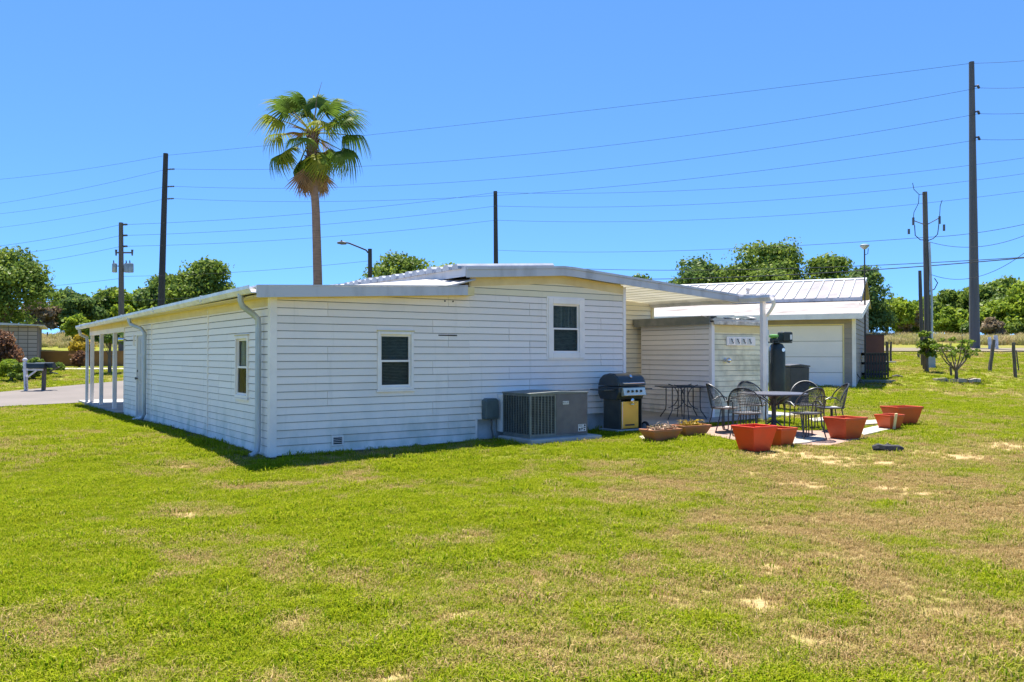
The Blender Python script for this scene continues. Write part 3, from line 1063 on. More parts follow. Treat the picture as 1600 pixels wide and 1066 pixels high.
# ------------------------------------------------------------------ patio paving
def house_pt(u, v, z=None):
    p = HC + HU * u + HV * v
    p.z = TZ(p.x, p.y) if z is None else z
    return p
pat = [house_pt(6.9, -.35), house_pt(9.35, -.62), house_pt(11.9, -.62), house_pt(11.9, 2.5), house_pt(7.0, 2.5)]
drape('patio_slab', [(p.x, p.y) for p in pat], .03, M['concrete_patio'], .8)
pav = [G(1100, 680), G(1150, 690), G(1290, 699), G(1345, 688), G(1300, 675), G(1215, 674), G(1150, 664), G(1098, 670)]
drape('patio_paving', [(p.x, p.y) for p in pav], .022, M['brick_red'], .5)
def slab_thing(name, pix, h, mat, label, cat, group=None):
    pts = [G(*q) for q in pix]
    c = sum(pts, Vector()) / len(pts)
    m = MB()
    n = len(pts)
    zb = min(p.z for p in pts) - .02
    m.add([(p.x - c.x, p.y - c.y, zb - c.z) for p in pts] + [(p.x - c.x, p.y - c.y, p.z - c.z + h) for p in pts],
          [(i, (i + 1) % n, n + (i + 1) % n, n + i) for i in range(n)] + [tuple(range(n - 1, -1, -1)), tuple(range(n, 2 * n))])
    o = part(name, m, mat, None, bevel=.008, loc=c)
    return tag(o, label, cat, group)
GP = 'pale paving slabs by the patio'
slab_thing('paving_slab', [(1229, 688), (1231, 698), (1262, 695), (1292, 688), (1276, 684)], .045, M['concrete_pale'], 'pale concrete paving slab in front of the round table chairs', 'paving slab', GP)
slab_thing('paving_slab', [(1338, 676), (1350, 683), (1398, 672), (1372, 668)], .045, M['concrete_pale'], 'pale concrete paving slab between the single planter and the small planter with wooden stick', 'paving slab', GP)
slab_thing('paving_slab', [(1345, 660), (1352, 666), (1384, 664), (1372, 659)], .045, M['concrete_pale'], 'pale concrete paving slab just left of the small right-hand planter', 'paving slab', GP)
slab_thing('paving_slab', [(1264, 657), (1272, 661), (1300, 659), (1292, 654)], .045, M['concrete_pale'], 'pale concrete paving slab behind the right-hand patio chair', 'paving slab', GP)
slab_thing('flat_stone', [(999, 686), (1004, 690), (1021, 687), (1016, 683)], .05, M['stone'], 'flat pale stone in the grass beside the leftmost faded planter', 'stone')
# ------------------------------------------------------------------ shed by the patio
SP = house_pt(9.71, .125)
SP.z = .10
shed = thing('garden_shed', 'small grey sided shed with dark curling roof beside the patio post', 'shed', SP, HA)
sw = part('shed_wall', MB().prism([(.03, 0), (1.62, 0), (1.62, 2.05), (.03, 2.11)], 'y', .03, 2.2), M['siding_shed'], shed)
boards(sw, 'siding_shed', .05, 2.18, .02, lambda v: 2.08, .03, 'L')
boards(sw, 'siding_mildew', .08, 1.62, .02, lambda u: 2.03, .03, 'F')
part('corner_trim', MB().box(-.012, .08, -.012, .012, .0, 2.10).box(-.012, .012, .012, .07, .0, 2.10), M['siding_shed'], shed)
part('frieze', MB().box(.08, 1.62, -.006, .03, 1.88, 2.04), M['trim_cream'], shed)
part('peeling_fascia', MB().box(-.02, 1.70, -.10, -.07, 2.045, 2.13), M['peeling'], shed, bevel=.01)
rf = part('shed_roof', MB().prism([(-.10, 2.11), (1.72, 2.03), (1.72, 2.075), (-.10, 2.235)], 'y', .22, 2.35), M['shed_roof'], shed)
part('side_fascia', MB().box(-.125, -.105, -.05, 2.3, 2.05, 2.23), M['shed_roof'], shed)
part('front_deck', MB().box(-.05, 1.7, -.08, .22, 2.133, 2.17), M['roof_white'], rf)
rr = random.Random(5)
for k in range(11):
    u = -.05 + k * .155
    mm = Matrix.Translation((u, rr.uniform(-.02, .2), 2.185 + rr.uniform(0, .05))) @ Matrix.Rotation(rr.uniform(-.6, .6), 4, 'Z') @ Matrix.Rotation(rr.uniform(-.25, .25), 4, 'X')
    part('curled_shingle', MB().box(-.13, .13, -.06, .06, -.008, .008, mm), M['shed_roof'] if k % 3 else M['peeling'], rf)
rk = part('hook_rack', MB().box(.47, 1.42, -.025, .004, 1.60, 1.79), M['siding_shed'], shed)
for k in range(4):
    u = .60 + k * .20
    bp = part('hook_plate', MB().box(u - .06, u + .075, -.031, -.025, 1.625, 1.765), M['label'], rk)
    part('hook', MB().tube([(u, -.034, 1.74), (u, -.06, 1.72), (u - .02, -.07, 1.69), (u + .01, -.085, 1.655), (u + .02, -.06, 1.645)], .010, 6), M['ink'], bp, True)
lm = part('porch_light', MB().lathe([(.055, 0), (.055, .02), (.03, .03)], (0, 0, 0), 14, 'y'), M['chrome'], shed, True, loc=(.43, .0, 1.27), rot=(0, 0, R(180)))
part('light_dome', MB().lathe([(.02, 0), (.05, .02), (.062, .07), (.045, .11), (.02, .125)], (0, 0, 0), 14, 'y'), M['chrome'], lm, True, loc=(0, .03, .0))
part('bracket_box', MB().box(1.64, 1.86, -.05, .03, 1.84, 1.96), M['gutter_dark'], shed)

# ------------------------------------------------------------------ packaged air conditioner on its pad
pp = house_pt(3.93, -1.17)
pad = part('concrete_pad', MB().box(0, 1.52, 0, 1.0, -.08, .095), M['concrete'], None, bevel=.02, loc=pp, rot=(0, 0, HA))
tag(pad, 'pale concrete pad under the air conditioner', 'concrete pad')
ac_p = house_pt(4.02, -1.0)
ac_p.z = pp.z + .095
ac = thing('air_conditioner', 'dark grey packaged air conditioner with louvred grille beside the white wall', 'air conditioner', ac_p, HA)
AW, AD, AH = 1.24, .80, .76
part('cabinet', MB().box(.02, AW - .01, .03, AD - .01, .03, AH - .03), M['ac_coil'], ac)
part('base_rail', MB().box(0, AW, 0, AD, 0, .035), M['ac_grille'], ac)
part('lid', MB().prism([(-.012, AH - .035), (AW + .012, AH - .035), (AW + .012, AH - .01), (AW * .5, AH + .012), (-.012, AH - .01)], 'y', -.012, AD + .012), M['ac_grille'], ac, bevel=.006)
part('front_panel', MB().box(.55, AW, -.002, .03, .035, AH - .036), M['ac_panel'], ac, bevel=.005)
part('corner_post', MB().box(0, .035, 0, .035, .035, AH - .036), M['ac_grille'], ac, bevel=.004)
part('corner_post', MB().box(.52, .548, .0, .03, .035, AH - .036), M['ac_grille'], ac, bevel=.004)
part('corner_post', MB().box(0, .03, AD - .03, AD, .035, AH - .036), M['ac_grille'], ac, bevel=.004)
bar_me = MB().box(-.006, .006, -.008, .008, .05, AH - .05).mesh('grille_bar', M['ac_grille'])
for k in range(6):
    link('grille_bar', bar_me, ac, (.035 + .485 * (k + 1) / 7.0, .009, 0))
for k in range(9):
    link('grille_bar', bar_me, ac, (.009, .03 + .745 * (k + 1) / 10.0, 0), (0, 0, R(90)))
wire = MB()
z = .07
while z < AH - .06:
    wire.box(.035, .52, .006, .010, z, z + .005)
    wire.box(.006, .010, .035, AD - .03, z, z + .005)
    z += .028
part('guard_wire', wire, M['ac_grille'], ac)
part('rail', MB().box(.035, .52, .0, .02, .035, .062).box(0, .02, .035, AD - .03, .035, .062).box(.035, .52, .0, .02, AH - .062, AH - .036).box(0, .02, .035, AD - .03, AH - .062, AH - .036), M['ac_grille'], ac)
pl = part('name_plate', MB().box(.69, .82, -.008, -.0025, .545, .60), M['label'], ac)
link('lettering', text_mesh('RUUD', .048, .001, M['ink']), pl, (.755, -.0092, .572), (R(90), 0, 0))
st = part('data_sticker', MB().box(1.03, 1.20, -.007, -.0025, .07, .19), M['label'], ac)
sk_ = MB()
for k, (x0, x1, z0, z1) in enumerate([(1.04, 1.13, .175, .182), (1.04, 1.12, .16, .166), (1.04, 1.14, .148, .153), (1.15, 1.19, .15, .183), (1.04, 1.075, .08, .125), (1.085, 1.135, .11, .13), (1.085, 1.12, .085, .10), (1.145, 1.19, .12, .14), (1.145, 1.18, .08, .105)]):
    sk_.box(x0, x1, -.0082, -.0072, z0, z1)
part('print', sk_, M['ink'], st)
part('duct', MB().box(.02, 1.0, AD + .012, AD + .20, .05, .70), M['siding_shed'], ac)

bx = house_pt(3.72, -.13)
eb = thing('electrical_box', 'grey green electrical box on the white wall left of the air conditioner', 'electrical box', bx, HA)
part('housing', MB().prism([(0, .36), (.27, .36), (.27, .68), (.23, .72), (.05, .72), (0, .68)], 'y', 0, .15), M['box_green'], eb, bevel=.012)
part('cover', MB().prism([(.025, .39), (.245, .39), (.245, .66), (.215, .69), (.06, .69), (.025, .66)], 'y', -.012, -.001), M['box_green'], eb, bevel=.006)
part('conduit', MB().tube([(.16, .07, .36), (.16, .07, .2), (.19, .05, -.02)], .014, 8), M['insulator'], eb, True)
part('conduit', MB().tube([(.21, .07, .36), (.215, .07, .15), (.24, .05, -.02)], .011, 8), M['wheel_grey'], eb, True)
# ------------------------------------------------------------------ gas grill
gp = house_pt(6.28, -.72)
gr = thing('gas_grill', 'black gas grill with steel door and domed hood at the patio edge', 'grill', gp, HA)
gr.scale = (.88, 1, 1)
part('side_panel', MB().box(0, .02, 0, .46, .07, .62), M['grill_side'], gr)
part('side_panel', MB().box(.60, .62, 0, .46, .07, .62), M['grill_side'], gr)
part('back_panel', MB().box(.02, .60, .44, .46, .07, .62), M['grill_side'], gr)
part('bottom_tray', MB().box(-.10, .70, -.03, .49, .035, .07), M['gutter_dark'], gr, bevel=.006)
gd = part('door', MB().box(.02, .50, -.02, .0, .085, .585), M['steel_door_reflection'], gr, bevel=.014)
part('door_slot', MB().box(.12, .38, -.024, -.0195, .135, .165), M['ink'], gd)
part('door_edge', MB().box(.022, .052, -.028, -.0205, .085, .585), M['steel'], gd, bevel=.004)
part('door_handle', MB().tube([(.25, -.02, .53), (.25, -.055, .53), (.33, -.055, .53), (.33, -.02, .53)], .012, 8), M['chrome'], gd, True)
part('gas_regulator', MB().lathe([(.03, 0), (.045, .01), (.045, .03), (.02, .04)], (0, 0, 0), 12, 'y'), M['chrome'], gr, True, loc=(.27, -.05, .60), rot=(0, 0, R(180)))
part('firebox', MB().prism([(.02, .62), (.46, .62), (.52, .72), (.52, .86), (-.06, .86), (-.06, .76)], 'x', -.10, .66), M['black_enamel'], gr, bevel=.012)
# hood: half barrel with a flat lid edge
hp = [(-.07, .87), (-.065, .94), (-.02, 1.03), (.07, 1.09), (.22, 1.105), (.37, 1.08), (.47, 1.0), (.52, .87)]
hd = part('hood', MB().prism(hp, 'x', -.085, .645), M['black_enamel'], gr, True, bevel=.02)
part('end_casting', MB().prism([(y * .96 + .01, .87 + (z - .87) * .94) for y, z in hp], 'x', -.112, -.086), M['black_enamel'], hd, bevel=.01)
part('end_casting', MB().prism([(y * .96 + .01, .87 + (z - .87) * .94) for y, z in hp], 'x', .646, .672), M['black_enamel'], hd, bevel=.01)
part('hood_gauge', MB().lathe([(.035, 0), (.035, .015), (.03, .02)], (0, 0, 0), 16, 'y'), M['chrome'], hd, True, loc=(.28, -.01, 1.045), rot=(R(35), 0, R(180)))
part('hood_handle', MB().tube([(-.02, -.05, .925), (-.02, -.10, .925), (.58, -.10, .925), (.58, -.05, .925)], .012, 8), M['chrome'], hd, True)
cp = part('control_panel', MB().prism([(-.14, .70), (-.05, .68), (-.05, .84), (-.10, .84)], 'x', -.02, .60), M['steel'], gr, bevel=.006)
for k in range(4):
    part('knob', MB().lathe([(.024, 0), (.024, .012), (.018, .03)], (0, 0, 0), 12, 'y'), M['black_enamel'], cp, True, loc=(.10 + k * .12, -.118, .78), rot=(R(-15), 0, R(180)))
part('side_shelf', MB().box(-.42, -.115, .02, .42, .79, .815), M['black_enamel'], gr, bevel=.006)
part('side_shelf', MB().box(.68, .95, .02, .42, .79, .815), M['black_enamel'], gr, bevel=.006)
for y in (.02, .42):
    w = part('wheel', MB().lathe([(.05, -.025), (.085, -.025), (.098, -.015), (.098, .015), (.085, .025), (.05, .025)], (0, 0, 0), 20, 'x'), M['rubber'], gr, True, loc=(.74, y, .098 - (.0 if y < .2 else 0)))
    part('hub', MB().lathe([(.06, -.03), (.06, .03)], (0, 0, 0), 12, 'x'), M['wheel_grey'], w, loc=(0, 0, 0))
for y in (.02, .42):
    part('foot', MB().box(-.06, -.02, y - .02, y + .02, -.02, .036), M['gutter_dark'], gr)

# ------------------------------------------------------------------ patio tables
def arc(c, r, a0, a1, n, ax='xz'):
    out = []
    for i in range(n + 1):
        a = a0 + (a1 - a0) * i / n
        p = [c[0], c[1], c[2]]
        p['xyz'.index(ax[0])] += r * math.cos(a)
        p['xyz'.index(ax[1])] += r * math.sin(a)
        out.append(tuple(p))
    return out
tp = house_pt(9.13, .42)
bt = thing('bistro_table', 'square black iron table with curved legs beside the grey shed', 'table', tp, R(4))
part('table_top', MB().box(-.52, .52, -.36, .36, .695, .712), M['iron'], bt, bevel=.006)
part('rim', MB().tube([(-.52, -.36, .70), (.52, -.36, .70), (.52, .36, .70), (-.52, .36, .70)], .012, 6, closed=True), M['iron'], bt)
for sx in (-1, 1):
    for sy in (-1, 1):
        part('leg', MB().tube([(sx * .30, sy * .26, .695), (sx * .30, sy * .26, .30), (sx * .31, sy * .27, .20), (sx * .40, sy * .33, .06), (sx * .42, sy * .34, 0)], .012, 6), M['iron'], bt, True)
    pts = arc((sx * .30, 0, .49), .26, R(180 if sx > 0 else 0) + R(80) * sx, R(180 if sx > 0 else 0) - R(80) * sx, 12)
    for sy in (-.24, .24):
        part('scroll', MB().tube([(p[0], sy, p[2]) for p in pts], .010, 6), M['iron'], bt, True)
for sx, sy in ((-.035, -.24), (.035, -.24), (-.035, .24), (.035, .24)):
    part('strut', MB().tube([(sx, sy, .695), (sx, sy, .30), (sx * 1.6, sy * 1.1, 0)], .010, 6), M['iron'], bt, True)
tr = MB().lathe([(.15, 0), (.19, .006), (.19, .022), (.175, .022), (.16, .01)], (0, 0, 0), 20)
o = part('tray', tr, M['black_enamel'], None, True, loc=(tp.x + .02, tp.y - .1, tp.z + .714))
tag(o, 'round dark tray lying on the square black iron table', 'tray')

T0 = P(1209, 614, 15.1)
tzc = TZ(T0.x, 15.1) + .02
rt = thing('round_table', 'round dark mesh patio table on a pedestal among the six chairs', 'table', (T0.x, 15.1, tzc), 0)
part('table_top', MB().lathe([(.585, .70), (.595, .705), (.595, .725), (.56, .732), (.05, .734)], (0, 0, 0), 40), M['iron_top'], rt, True)
part('pedestal', MB().lathe([(.07, .05), (.045, .10), (.04, .4), (.06, .62), (.16, .70)], (0, 0, 0), 16), M['iron'], rt, True)
for k in range(5):
    a = 2 * math.pi * k / 5 + .4
    ca, sa = math.cos(a), math.sin(a)
    part('foot', MB().tube([(ca * .04, sa * .04, .22), (ca * .15, sa * .15, .14), (ca * .30, sa * .30, .03), (ca * .36, sa * .36, .0)], .014, 6), M['iron'], rt, True)
for k in range(5):
    a = 2 * math.pi * k / 5
    ca, sa = math.cos(a), math.sin(a)
    part('brace', MB().tube([(ca * .05, sa * .05, .5), (ca * .14, sa * .14, .58), (ca * .34, sa * .34, .69)], .010, 6), M['iron'], rt, True)

# ------------------------------------------------------------------ mesh-back patio chairs
CH = {}
def back_pt(s, t):
    """s -1..1 across, t 0..1 up; barrel back of the chair (front is +y)"""
    wd = .27 * math.sqrt(max(0, 1 - (max(0, t - .25) / .77) ** 2.2))
    x = s * wd
    y = -.22 - .10 * t + .10 * (x / .27) ** 2
    return Vector((x, y, .42 + .45 * t))
def build_chair_meshes():
    hoop = []
    for k in range(25):
        a = math.pi * (k / 24.0)
        s = -math.cos(a)
        t = .30 + .70 * math.sin(a) ** .9
        p = Vector((.285 * s, -.225 - .10 * math.sin(a) + .13 * s * s, .42 + .46 * (t if abs(s) < .999 else .30)))
        hoop.append(p)
    lf = [Vector((-.285, .20, 0)), Vector((-.29, .20, .03)), Vector((-.275, .20, .40)), Vector((-.29, .17, .60)), Vector((-.295, .10, .635)), Vector((-.295, .0, .625))]
    rf_ = [Vector((-p.x, p.y, p.z)) for p in reversed(lf)]
    CH['frame'] = MB().tube(lf + hoop + rf_, .012, 6).mesh('frame', M['iron'], True)
    ml = MB()
    for k in range(-9, 10):
        s = k / 9.5
        pts = []
        for j in range(9):
            t = j / 8.0 * .985
            pts.append(back_pt(s, t))
        ml.tube(pts, .0042, 4, caps=False)
    for j in range(1, 17):
        t = j / 17.0
        ml.tube([back_pt(s, t) for s in np.linspace(-.97, .97, 9)], .0042, 4, caps=False)
    CH['back_mesh'] = ml.mesh('back_mesh', M['iron'])
    CH['seat'] = MB().lathe([(.02, .425), (.20, .428), (.245, .44), (.255, .447), (.255, .437), (.2, .418), (.02, .415)], (0, 0, 0), 28).mesh('seat', M['iron_top'], True)
    CH['leg'] = MB().tube([(0, 0, .43), (0, -.03, .25), (.02, -.10, .05), (.025, -.12, 0)], .011, 6).mesh('leg', M['iron'], True)
    CH['rod'] = MB().tube([(0, 0, .42), (0, 0, .10), (.0, .02, .03), (.0, .10, .012)], .009, 6).mesh('spring_rod', M['iron'], True)
    CH['base'] = MB().tube([(-.285, .20, .012), (-.20, .10, .012), (0, .09, .012), (.20, .10, .012), (.285, .20, .012)], .010, 6).mesh('base_runner', M['iron'], True)
build_chair_meshes()
def chair(x, y, face, label):
    o = thing('patio_chair', label, 'chair', (x, y, TZ(x, y) + .024), math.atan2(face[1], face[0]) - math.pi / 2, 'mesh back chairs round the patio table')
    link('frame', CH['frame'], o)
    link('back_mesh', CH['back_mesh'], o)
    link('seat', CH['seat'], o)
    for sx in (-1, 1):
        link('leg', CH['leg'], o, (sx * .20, -.14, 0), (0, 0, 0), (sx, 1, 1))
    for sx in (-.05, 0, .05):
        link('spring_rod', CH['rod'], o, (sx, -.02, 0))
    link('base_runner', CH['base'], o)
    return o
def chair_at(px, Y, label, ang=None):
    x = (px - 800) / FOC * Y
    f = Vector((T0.x - x, 15.1 - Y))
    if ang is not None:
        f = Vector((math.cos(R(ang)), math.sin(R(ang))))
    chair(x, Y, f, label)
chair_at(1166, 14.28, 'mesh back patio chair front left of the round table, its back to us', 60)
chair_at(1258, 14.25, 'mesh back patio chair front right of the round table, its back to us', 108)
chair_at(1131, 15.35, 'mesh back patio chair at far left of the round table, seen side on', 8)
chair_at(1177, 16.0, 'mesh back patio chair behind the round table, nearest the shed', -75)
chair_at(1258, 16.0, 'mesh back patio chair behind the round table, nearest the garage door', -110)
chair_at(1297, 15.35, 'mesh back patio chair at far right of the round table, seen side on', 176)

# ------------------------------------------------------------------ planters
def planter(px, Yd, w, h, d, rot, mat, label, group, plant=None, stick=False):
    x = (px - 800) / FOC * Yd
    z = TZ(x, Yd) + .012
    o = thing('planter', label, 'planter', (x, Yd, z), R(rot), group)
    t = .66
    def ringz(sx, sy, z):
        return [(-sx / 2, -sy / 2, z), (sx / 2, -sy / 2, z), (sx / 2, sy / 2, z), (-sx / 2, sy / 2, z)]
    vs = ringz(w * t, d * t, 0) + ringz(w * .965, d * .965, h - .035) + ringz(w * .90, d * .90, h - .035) + ringz(w * t * .92, d * t * .92, .03)
    fs = []
    for a in range(3):
        for j in range(4):
            fs.append((a * 4 + j, a * 4 + (j + 1) % 4, a * 4 + 4 + (j + 1) % 4, a * 4 + 4 + j))
    fs += [(3, 2, 1, 0), (12, 13, 14, 15)]
    part('pot', MB().add(vs, fs), mat, o, bevel=.008)
    # rolled rim
    vs = ringz(w, d, h - .045) + ringz(w * 1.01, d * 1.01, h) + ringz(w * .92, d * .92, h) + ringz(w * .92, d * .92, h - .045)
    fs = []
    for a in range(4):
        for j in range(4):
            b = (a + 1) % 4
            fs.append((a * 4 + j, a * 4 + (j + 1) % 4, b * 4 + (j + 1) % 4, b * 4 + j))
    part('rim', MB().add(vs, fs), mat, o, bevel=.006)
    sl = h * (.82 if plant else .45)
    k = t + (.965 - t) * sl / h
    q = .9
    part('soil', MB().add(ringz(w * k * q, d * k * q, sl), [(0, 1, 2, 3)]), M['soil'], o)
    if plant:
        rr = random.Random(int(px))
        m = MB()
        for i in range(70):
            bx_, by_ = rr.uniform(-w * .36, w * .36), rr.uniform(-d * .32, d * .32)
            L_ = rr.uniform(.04, .16)
            a = rr.uniform(0, 6.28)
            lean = rr.uniform(.2, 1.2)
            p0 = Vector((bx_, by_, sl))
            p1 = p0 + Vector((math.cos(a) * L_ * lean * .5, math.sin(a) * L_ * lean * .5, L_ * .8))
            p2 = p1 + Vector((math.cos(a) * L_ * lean * .7, math.sin(a) * L_ * lean * .7, L_ * rr.uniform(-.5, .2)))
            m.tube([p0, p1, p2], [.006, .005, .002], 4, caps=False)
            if rr.random() < .6:
                c_ = p2
                s_ = rr.uniform(.015, .035)
                u_ = Vector((math.cos(a + 1.5), math.sin(a + 1.5), 0)) * s_
                v_ = Vector((math.cos(a), math.sin(a), rr.uniform(-.6, .6))) * s_
                m.add([c_ - u_, c_ + v_, c_ + u_, c_ - v_], [(0, 1, 2, 3)])
        part('withered_plant', m, plant, o)
    if stick:
        part('wooden_stick', MB().bar((-w * .16, -d * .40, .02), (-w * .24, -d * .62, h + .03), .05, .02), M['trim_tan'], o)
    return o
GR = 'square red planters on the lawn edge'
planter(1178, 12.85, .54, .385, .46, 32, M['terracotta'], 'largest bright red square planter nearest the camera by the patio', GR)
planter(1219, 13.35, .40, .30, .36, 32, M['terracotta_b'], 'smaller orange red planter tucked behind the bright red one', GR)
planter(1320, 14.35, .60, .37, .46, 32, M['terracotta_b'], 'single orange red planter standing right of the patio chairs', GR)
planter(1389, 15.75, .46, .285, .34, 32, M['terracotta_b'], 'small orange red planter with a wooden stick against its side', GR, stick=True)
planter(1408, 16.45, .66, .38, .46, 20, M['terracotta_b'], 'wide orange red planter farthest right on the lawn', GR)
GF = 'faded planters with withered plants'
planter(1032, 14.1, .66, .20, .36, 32, M['terracotta_old'], 'faded terracotta trough planter with withered stems, nearest the grill', GF, M['dead_plant'])
planter(1079, 14.75, .62, .20, .40, 28, M['terracotta_old'], 'faded terracotta trough planter with yellowed leaves, below the square table', GF, L['yellow'])

# charred log lying in the grass
lp = G(1387, 706)
rr = random.Random(9)
m = MB()
pts = []
for i in range(7):
    pts.append((-.22 + i * .075, rr.uniform(-.02, .02), .045 + rr.uniform(-.015, .015)))
m.tube(pts, [.05, .075, .065, .08, .06, .07, .03], 7)
m.tube([(-.05, .02, .06), (.03, .08, .10), (.1, .09, .08)], [.03, .028, .01], 6)
lg = part('charred_log', m, M['charred'], None, loc=lp, rot=(0, 0, R(-8)))
tag(lg, 'charred black log lying on the dry grass right of the planters', 'log')

# ------------------------------------------------------------------ air compressor and grey bin by the patio post
cx = P(1214, 560, 20.0)
czz = TZ(cx.x, 20) + .02
cm = thing('air_compressor', 'tall black upright air compressor tank behind the patio post', 'air compressor', (cx.x, 20.0, czz), R(20))
part('tank', MB().lathe([(.05, .10), (.13, .13), (.19, .22), (.195, .30), (.195, 1.38), (.185, 1.47), (.13, 1.56), (.04, 1.59)], (0, 0, 0), 24), M['tank_black'], cm, True)
for k in range(3):
    a = 2.1 * k
    part('leg', MB().bar((math.cos(a) * .16, math.sin(a) * .16, .22), (math.cos(a) * .21, math.sin(a) * .21, 0), .05, .012), M['tank_black'], cm)
part('platform', MB().box(-.16, .34, -.14, .14, 1.585, 1.61), M['tank_black'], cm)
mo = part('motor', MB().box(-.15, .13, -.12, .12, -.115, .125), M['tank_black'], cm, bevel=.03, loc=(.25, 0, 1.73))
part('motor_plate', MB().box(.04, .10, -.126, -.121, -.06, .06), M['label'], mo)
part('pump', MB().box(-.15, .0, -.09, .09, 1.61, 1.70), M['tank_black'], cm, bevel=.02)
part('pump_head', MB().lathe([(.06, 1.70), (.115, 1.73), (.115, 1.775), (.06, 1.79)], (-.09, 0, 0), 14), M['lime'], cm, True)
part('hose', MB().tube([(-.17, -.1, 1.66), (-.24, -.12, 1.4), (-.26, -.1, .9), (-.25, -.11, .4), (-.2, -.12, .1)], .016, 6), M['rubber'], cm, True)
part('pipe', MB().tube([(-.20, .0, 1.5), (-.215, -.05, 1.0), (-.21, -.05, .45)], .010, 6), M['chrome'], cm, True)
part('gauge', MB().lathe([(.045, 0), (.045, .03)], (0, 0, 0), 14, 'y'), M['chrome'], cm, True, loc=(.02, -.22, 1.42))
bx = P(1241, 600, 21.2)
bz = TZ(bx.x, 21.2)
bn = thing('storage_bin', 'dark grey lidded bin standing right of the air compressor', 'bin', (bx.x, 21.2, bz), R(12))
vs = [(-.25, -.25, 0), (.25, -.25, 0), (.25, .25, 0), (-.25, .25, 0), (-.27, -.27, .98), (.27, -.27, .98), (.27, .27, .98), (-.27, .27, .98)]
part('body', MB().add(vs, [(0, 1, 5, 4), (1, 2, 6, 5), (2, 3, 7, 6), (3, 0, 4, 7), (3, 2, 1, 0), (4, 5, 6, 7)]), M['bin_grey'], bn, bevel=.02)
part('lid', MB().prism([(-.29, .985), (.29, .985), (.29, 1.02), (.0, 1.06), (-.29, 1.03)], 'y', -.29, .29), M['bin_grey'], bn, bevel=.015)
part('handle', MB().tube([(-.18, .29, .94), (-.18, .35, .95), (.18, .35, .95), (.18, .29, .94)], .015, 6), M['bin_grey'], bn, True)

# ------------------------------------------------------------------ garage
GA = R(-26)
g0 = Vector((11.79, 28.4, .34))
gar = thing('garage', 'taupe garage with white roll door and ribbed metal roof behind the patio', 'garage', g0, GA)
GL = -9.6
gw = part('garage_wall', MB().prism([(.03, -.4), (9.0, -.4), (9.0, 3.0), (4.3, 3.15), (.03, 2.5)], 'x', GL, -.03), M['taupe'], gar)
DX0, DX1 = -3.12, -.42
boards(gw, 'taupe', GL, -.12, .02, lambda u: 2.42, .03, 'F', holes=[(DX0 - .05, DX1 + .05, -1, 2.22)], crs=.17)
boards(gw, 'taupe', .12, 8.9, .02, lambda v: 2.42 + .2 * min(v, 4), -.03, 'R', crs=.17)
part('corner_trim', MB().box(-.12, .0, -.008, .02, -.02, 2.44).box(-.02, .0, .02, .12, -.02, 2.44), M['trim_white'], gar)
gdr = part('roll_door', MB().box(DX0, DX1, .045, .07, -.03, 2.17), M['garage_door'], gar)
for k in range(4):
    z0 = -.02 + k * .5475
    pn = part('door_section', MB().box(DX0 + .01, DX1 - .01, .025, .046, z0 + .008, z0 + .54), M['garage_door'], gdr, bevel=.006)
    for c in range(4):
        w_ = (DX1 - DX0) / 4
        x0 = DX0 + w_ * c + .09
        part('raised_panel', MB().box(x0, x0 + w_ - .18, .017, .026, z0 + .12, z0 + .43), M['garage_door'], gdr, bevel=.006)
part('door_frame', MB().box(DX0 - .05, DX0, .0, .06, -.02, 2.22).box(DX1, DX1 + .05, .0, .06, -.02, 2.22).box(DX0, DX1, .0, .06, 2.17, 2.22), M['trim_cream'], gar)
# lean-to roof in two lengths, main gable roof with seams
def gslab(name, x0, x1, pts, th, mat, parent):
    vs = []
    for y, z in pts:
        vs.append((y, z))
    for y, z in reversed(pts):
        vs.append((y, z - th))
    return part(name, MB().prism(vs, 'x', x0, x1), mat, parent)
r1 = gslab('lean_roof', -4.0, .22, [(-.62, 2.54), (4.4, 3.27)], .04, M['garage_lean'], gar)
r2 = gslab('lean_roof', GL - .3, -4.01, [(-.30, 2.58), (4.4, 3.265)], .04, M['garage_lean'], gar)
part('eave_fascia', MB().box(-4.0, .22, -.65, -.622, 2.36, 2.545), M['trim_white'], gar)
part('eave_fascia', MB().box(GL - .3, -4.01, -.33, -.302, 2.44, 2.585), M['trim_white'], gar)
part('eave_soffit', MB().box(-3.98, .2, -.62, .02, 2.40, 2.42), M['trim_white'], gar)
part('rake_trim', MB().prism([(-.65, 2.36), (-.65, 2.545), (4.4, 3.28), (4.4, 3.1)], 'x', .222, .245), M['trim_white'], gar)
mr = gslab('metal_roof', GL - .3, -.02, [(4.3, 3.40), (8.0, 4.42), (11.7, 3.35)], .05, M['garage_roof'], gar)
part('flashing', MB().box(GL - .3, -.02, 4.22, 4.36, 3.27, 3.39), M['fascia'], gar)
sl = math.hypot(3.7, 1.02)
seam_me = MB().box(-.025, .025, 0, sl, 0, .035).mesh('seam', M['gutter_dark'])
k = 0
x = -.06
while x > GL - .3:
    link('seam', seam_me, mr, (x, 4.28, 3.401), (math.atan2(1.02, 3.7), 0, 0))
    x -= .42
part('ridge_cap', MB().prism([(7.8, 4.40), (8.0, 4.47), (8.2, 4.38), (8.2, 4.36), (8.0, 4.44), (7.8, 4.38)], 'x', GL - .3, -.02), M['gutter_dark'], gar)
part('gable_wall', MB().prism([(4.5, 3.3), (8.0, 4.36), (11.5, 3.3)], 'x', -.5, -.4), M['taupe'], gar)
part('apron', MB().box(-3.6, .0, -.55, .03, -.25, .02), M['concrete_pale'], gar)
part('roof_vent', MB().box(-4.7, -4.2, 4.9, 5.2, 3.57, 3.70), M['peeling'], mr, bevel=.03)
part('roof_vent', MB().lathe([(.06, 0), (.06, .28), (.09, .29), (.09, .34)], (-4.55, 5.3, 3.62), 10), M['peeling'], mr)

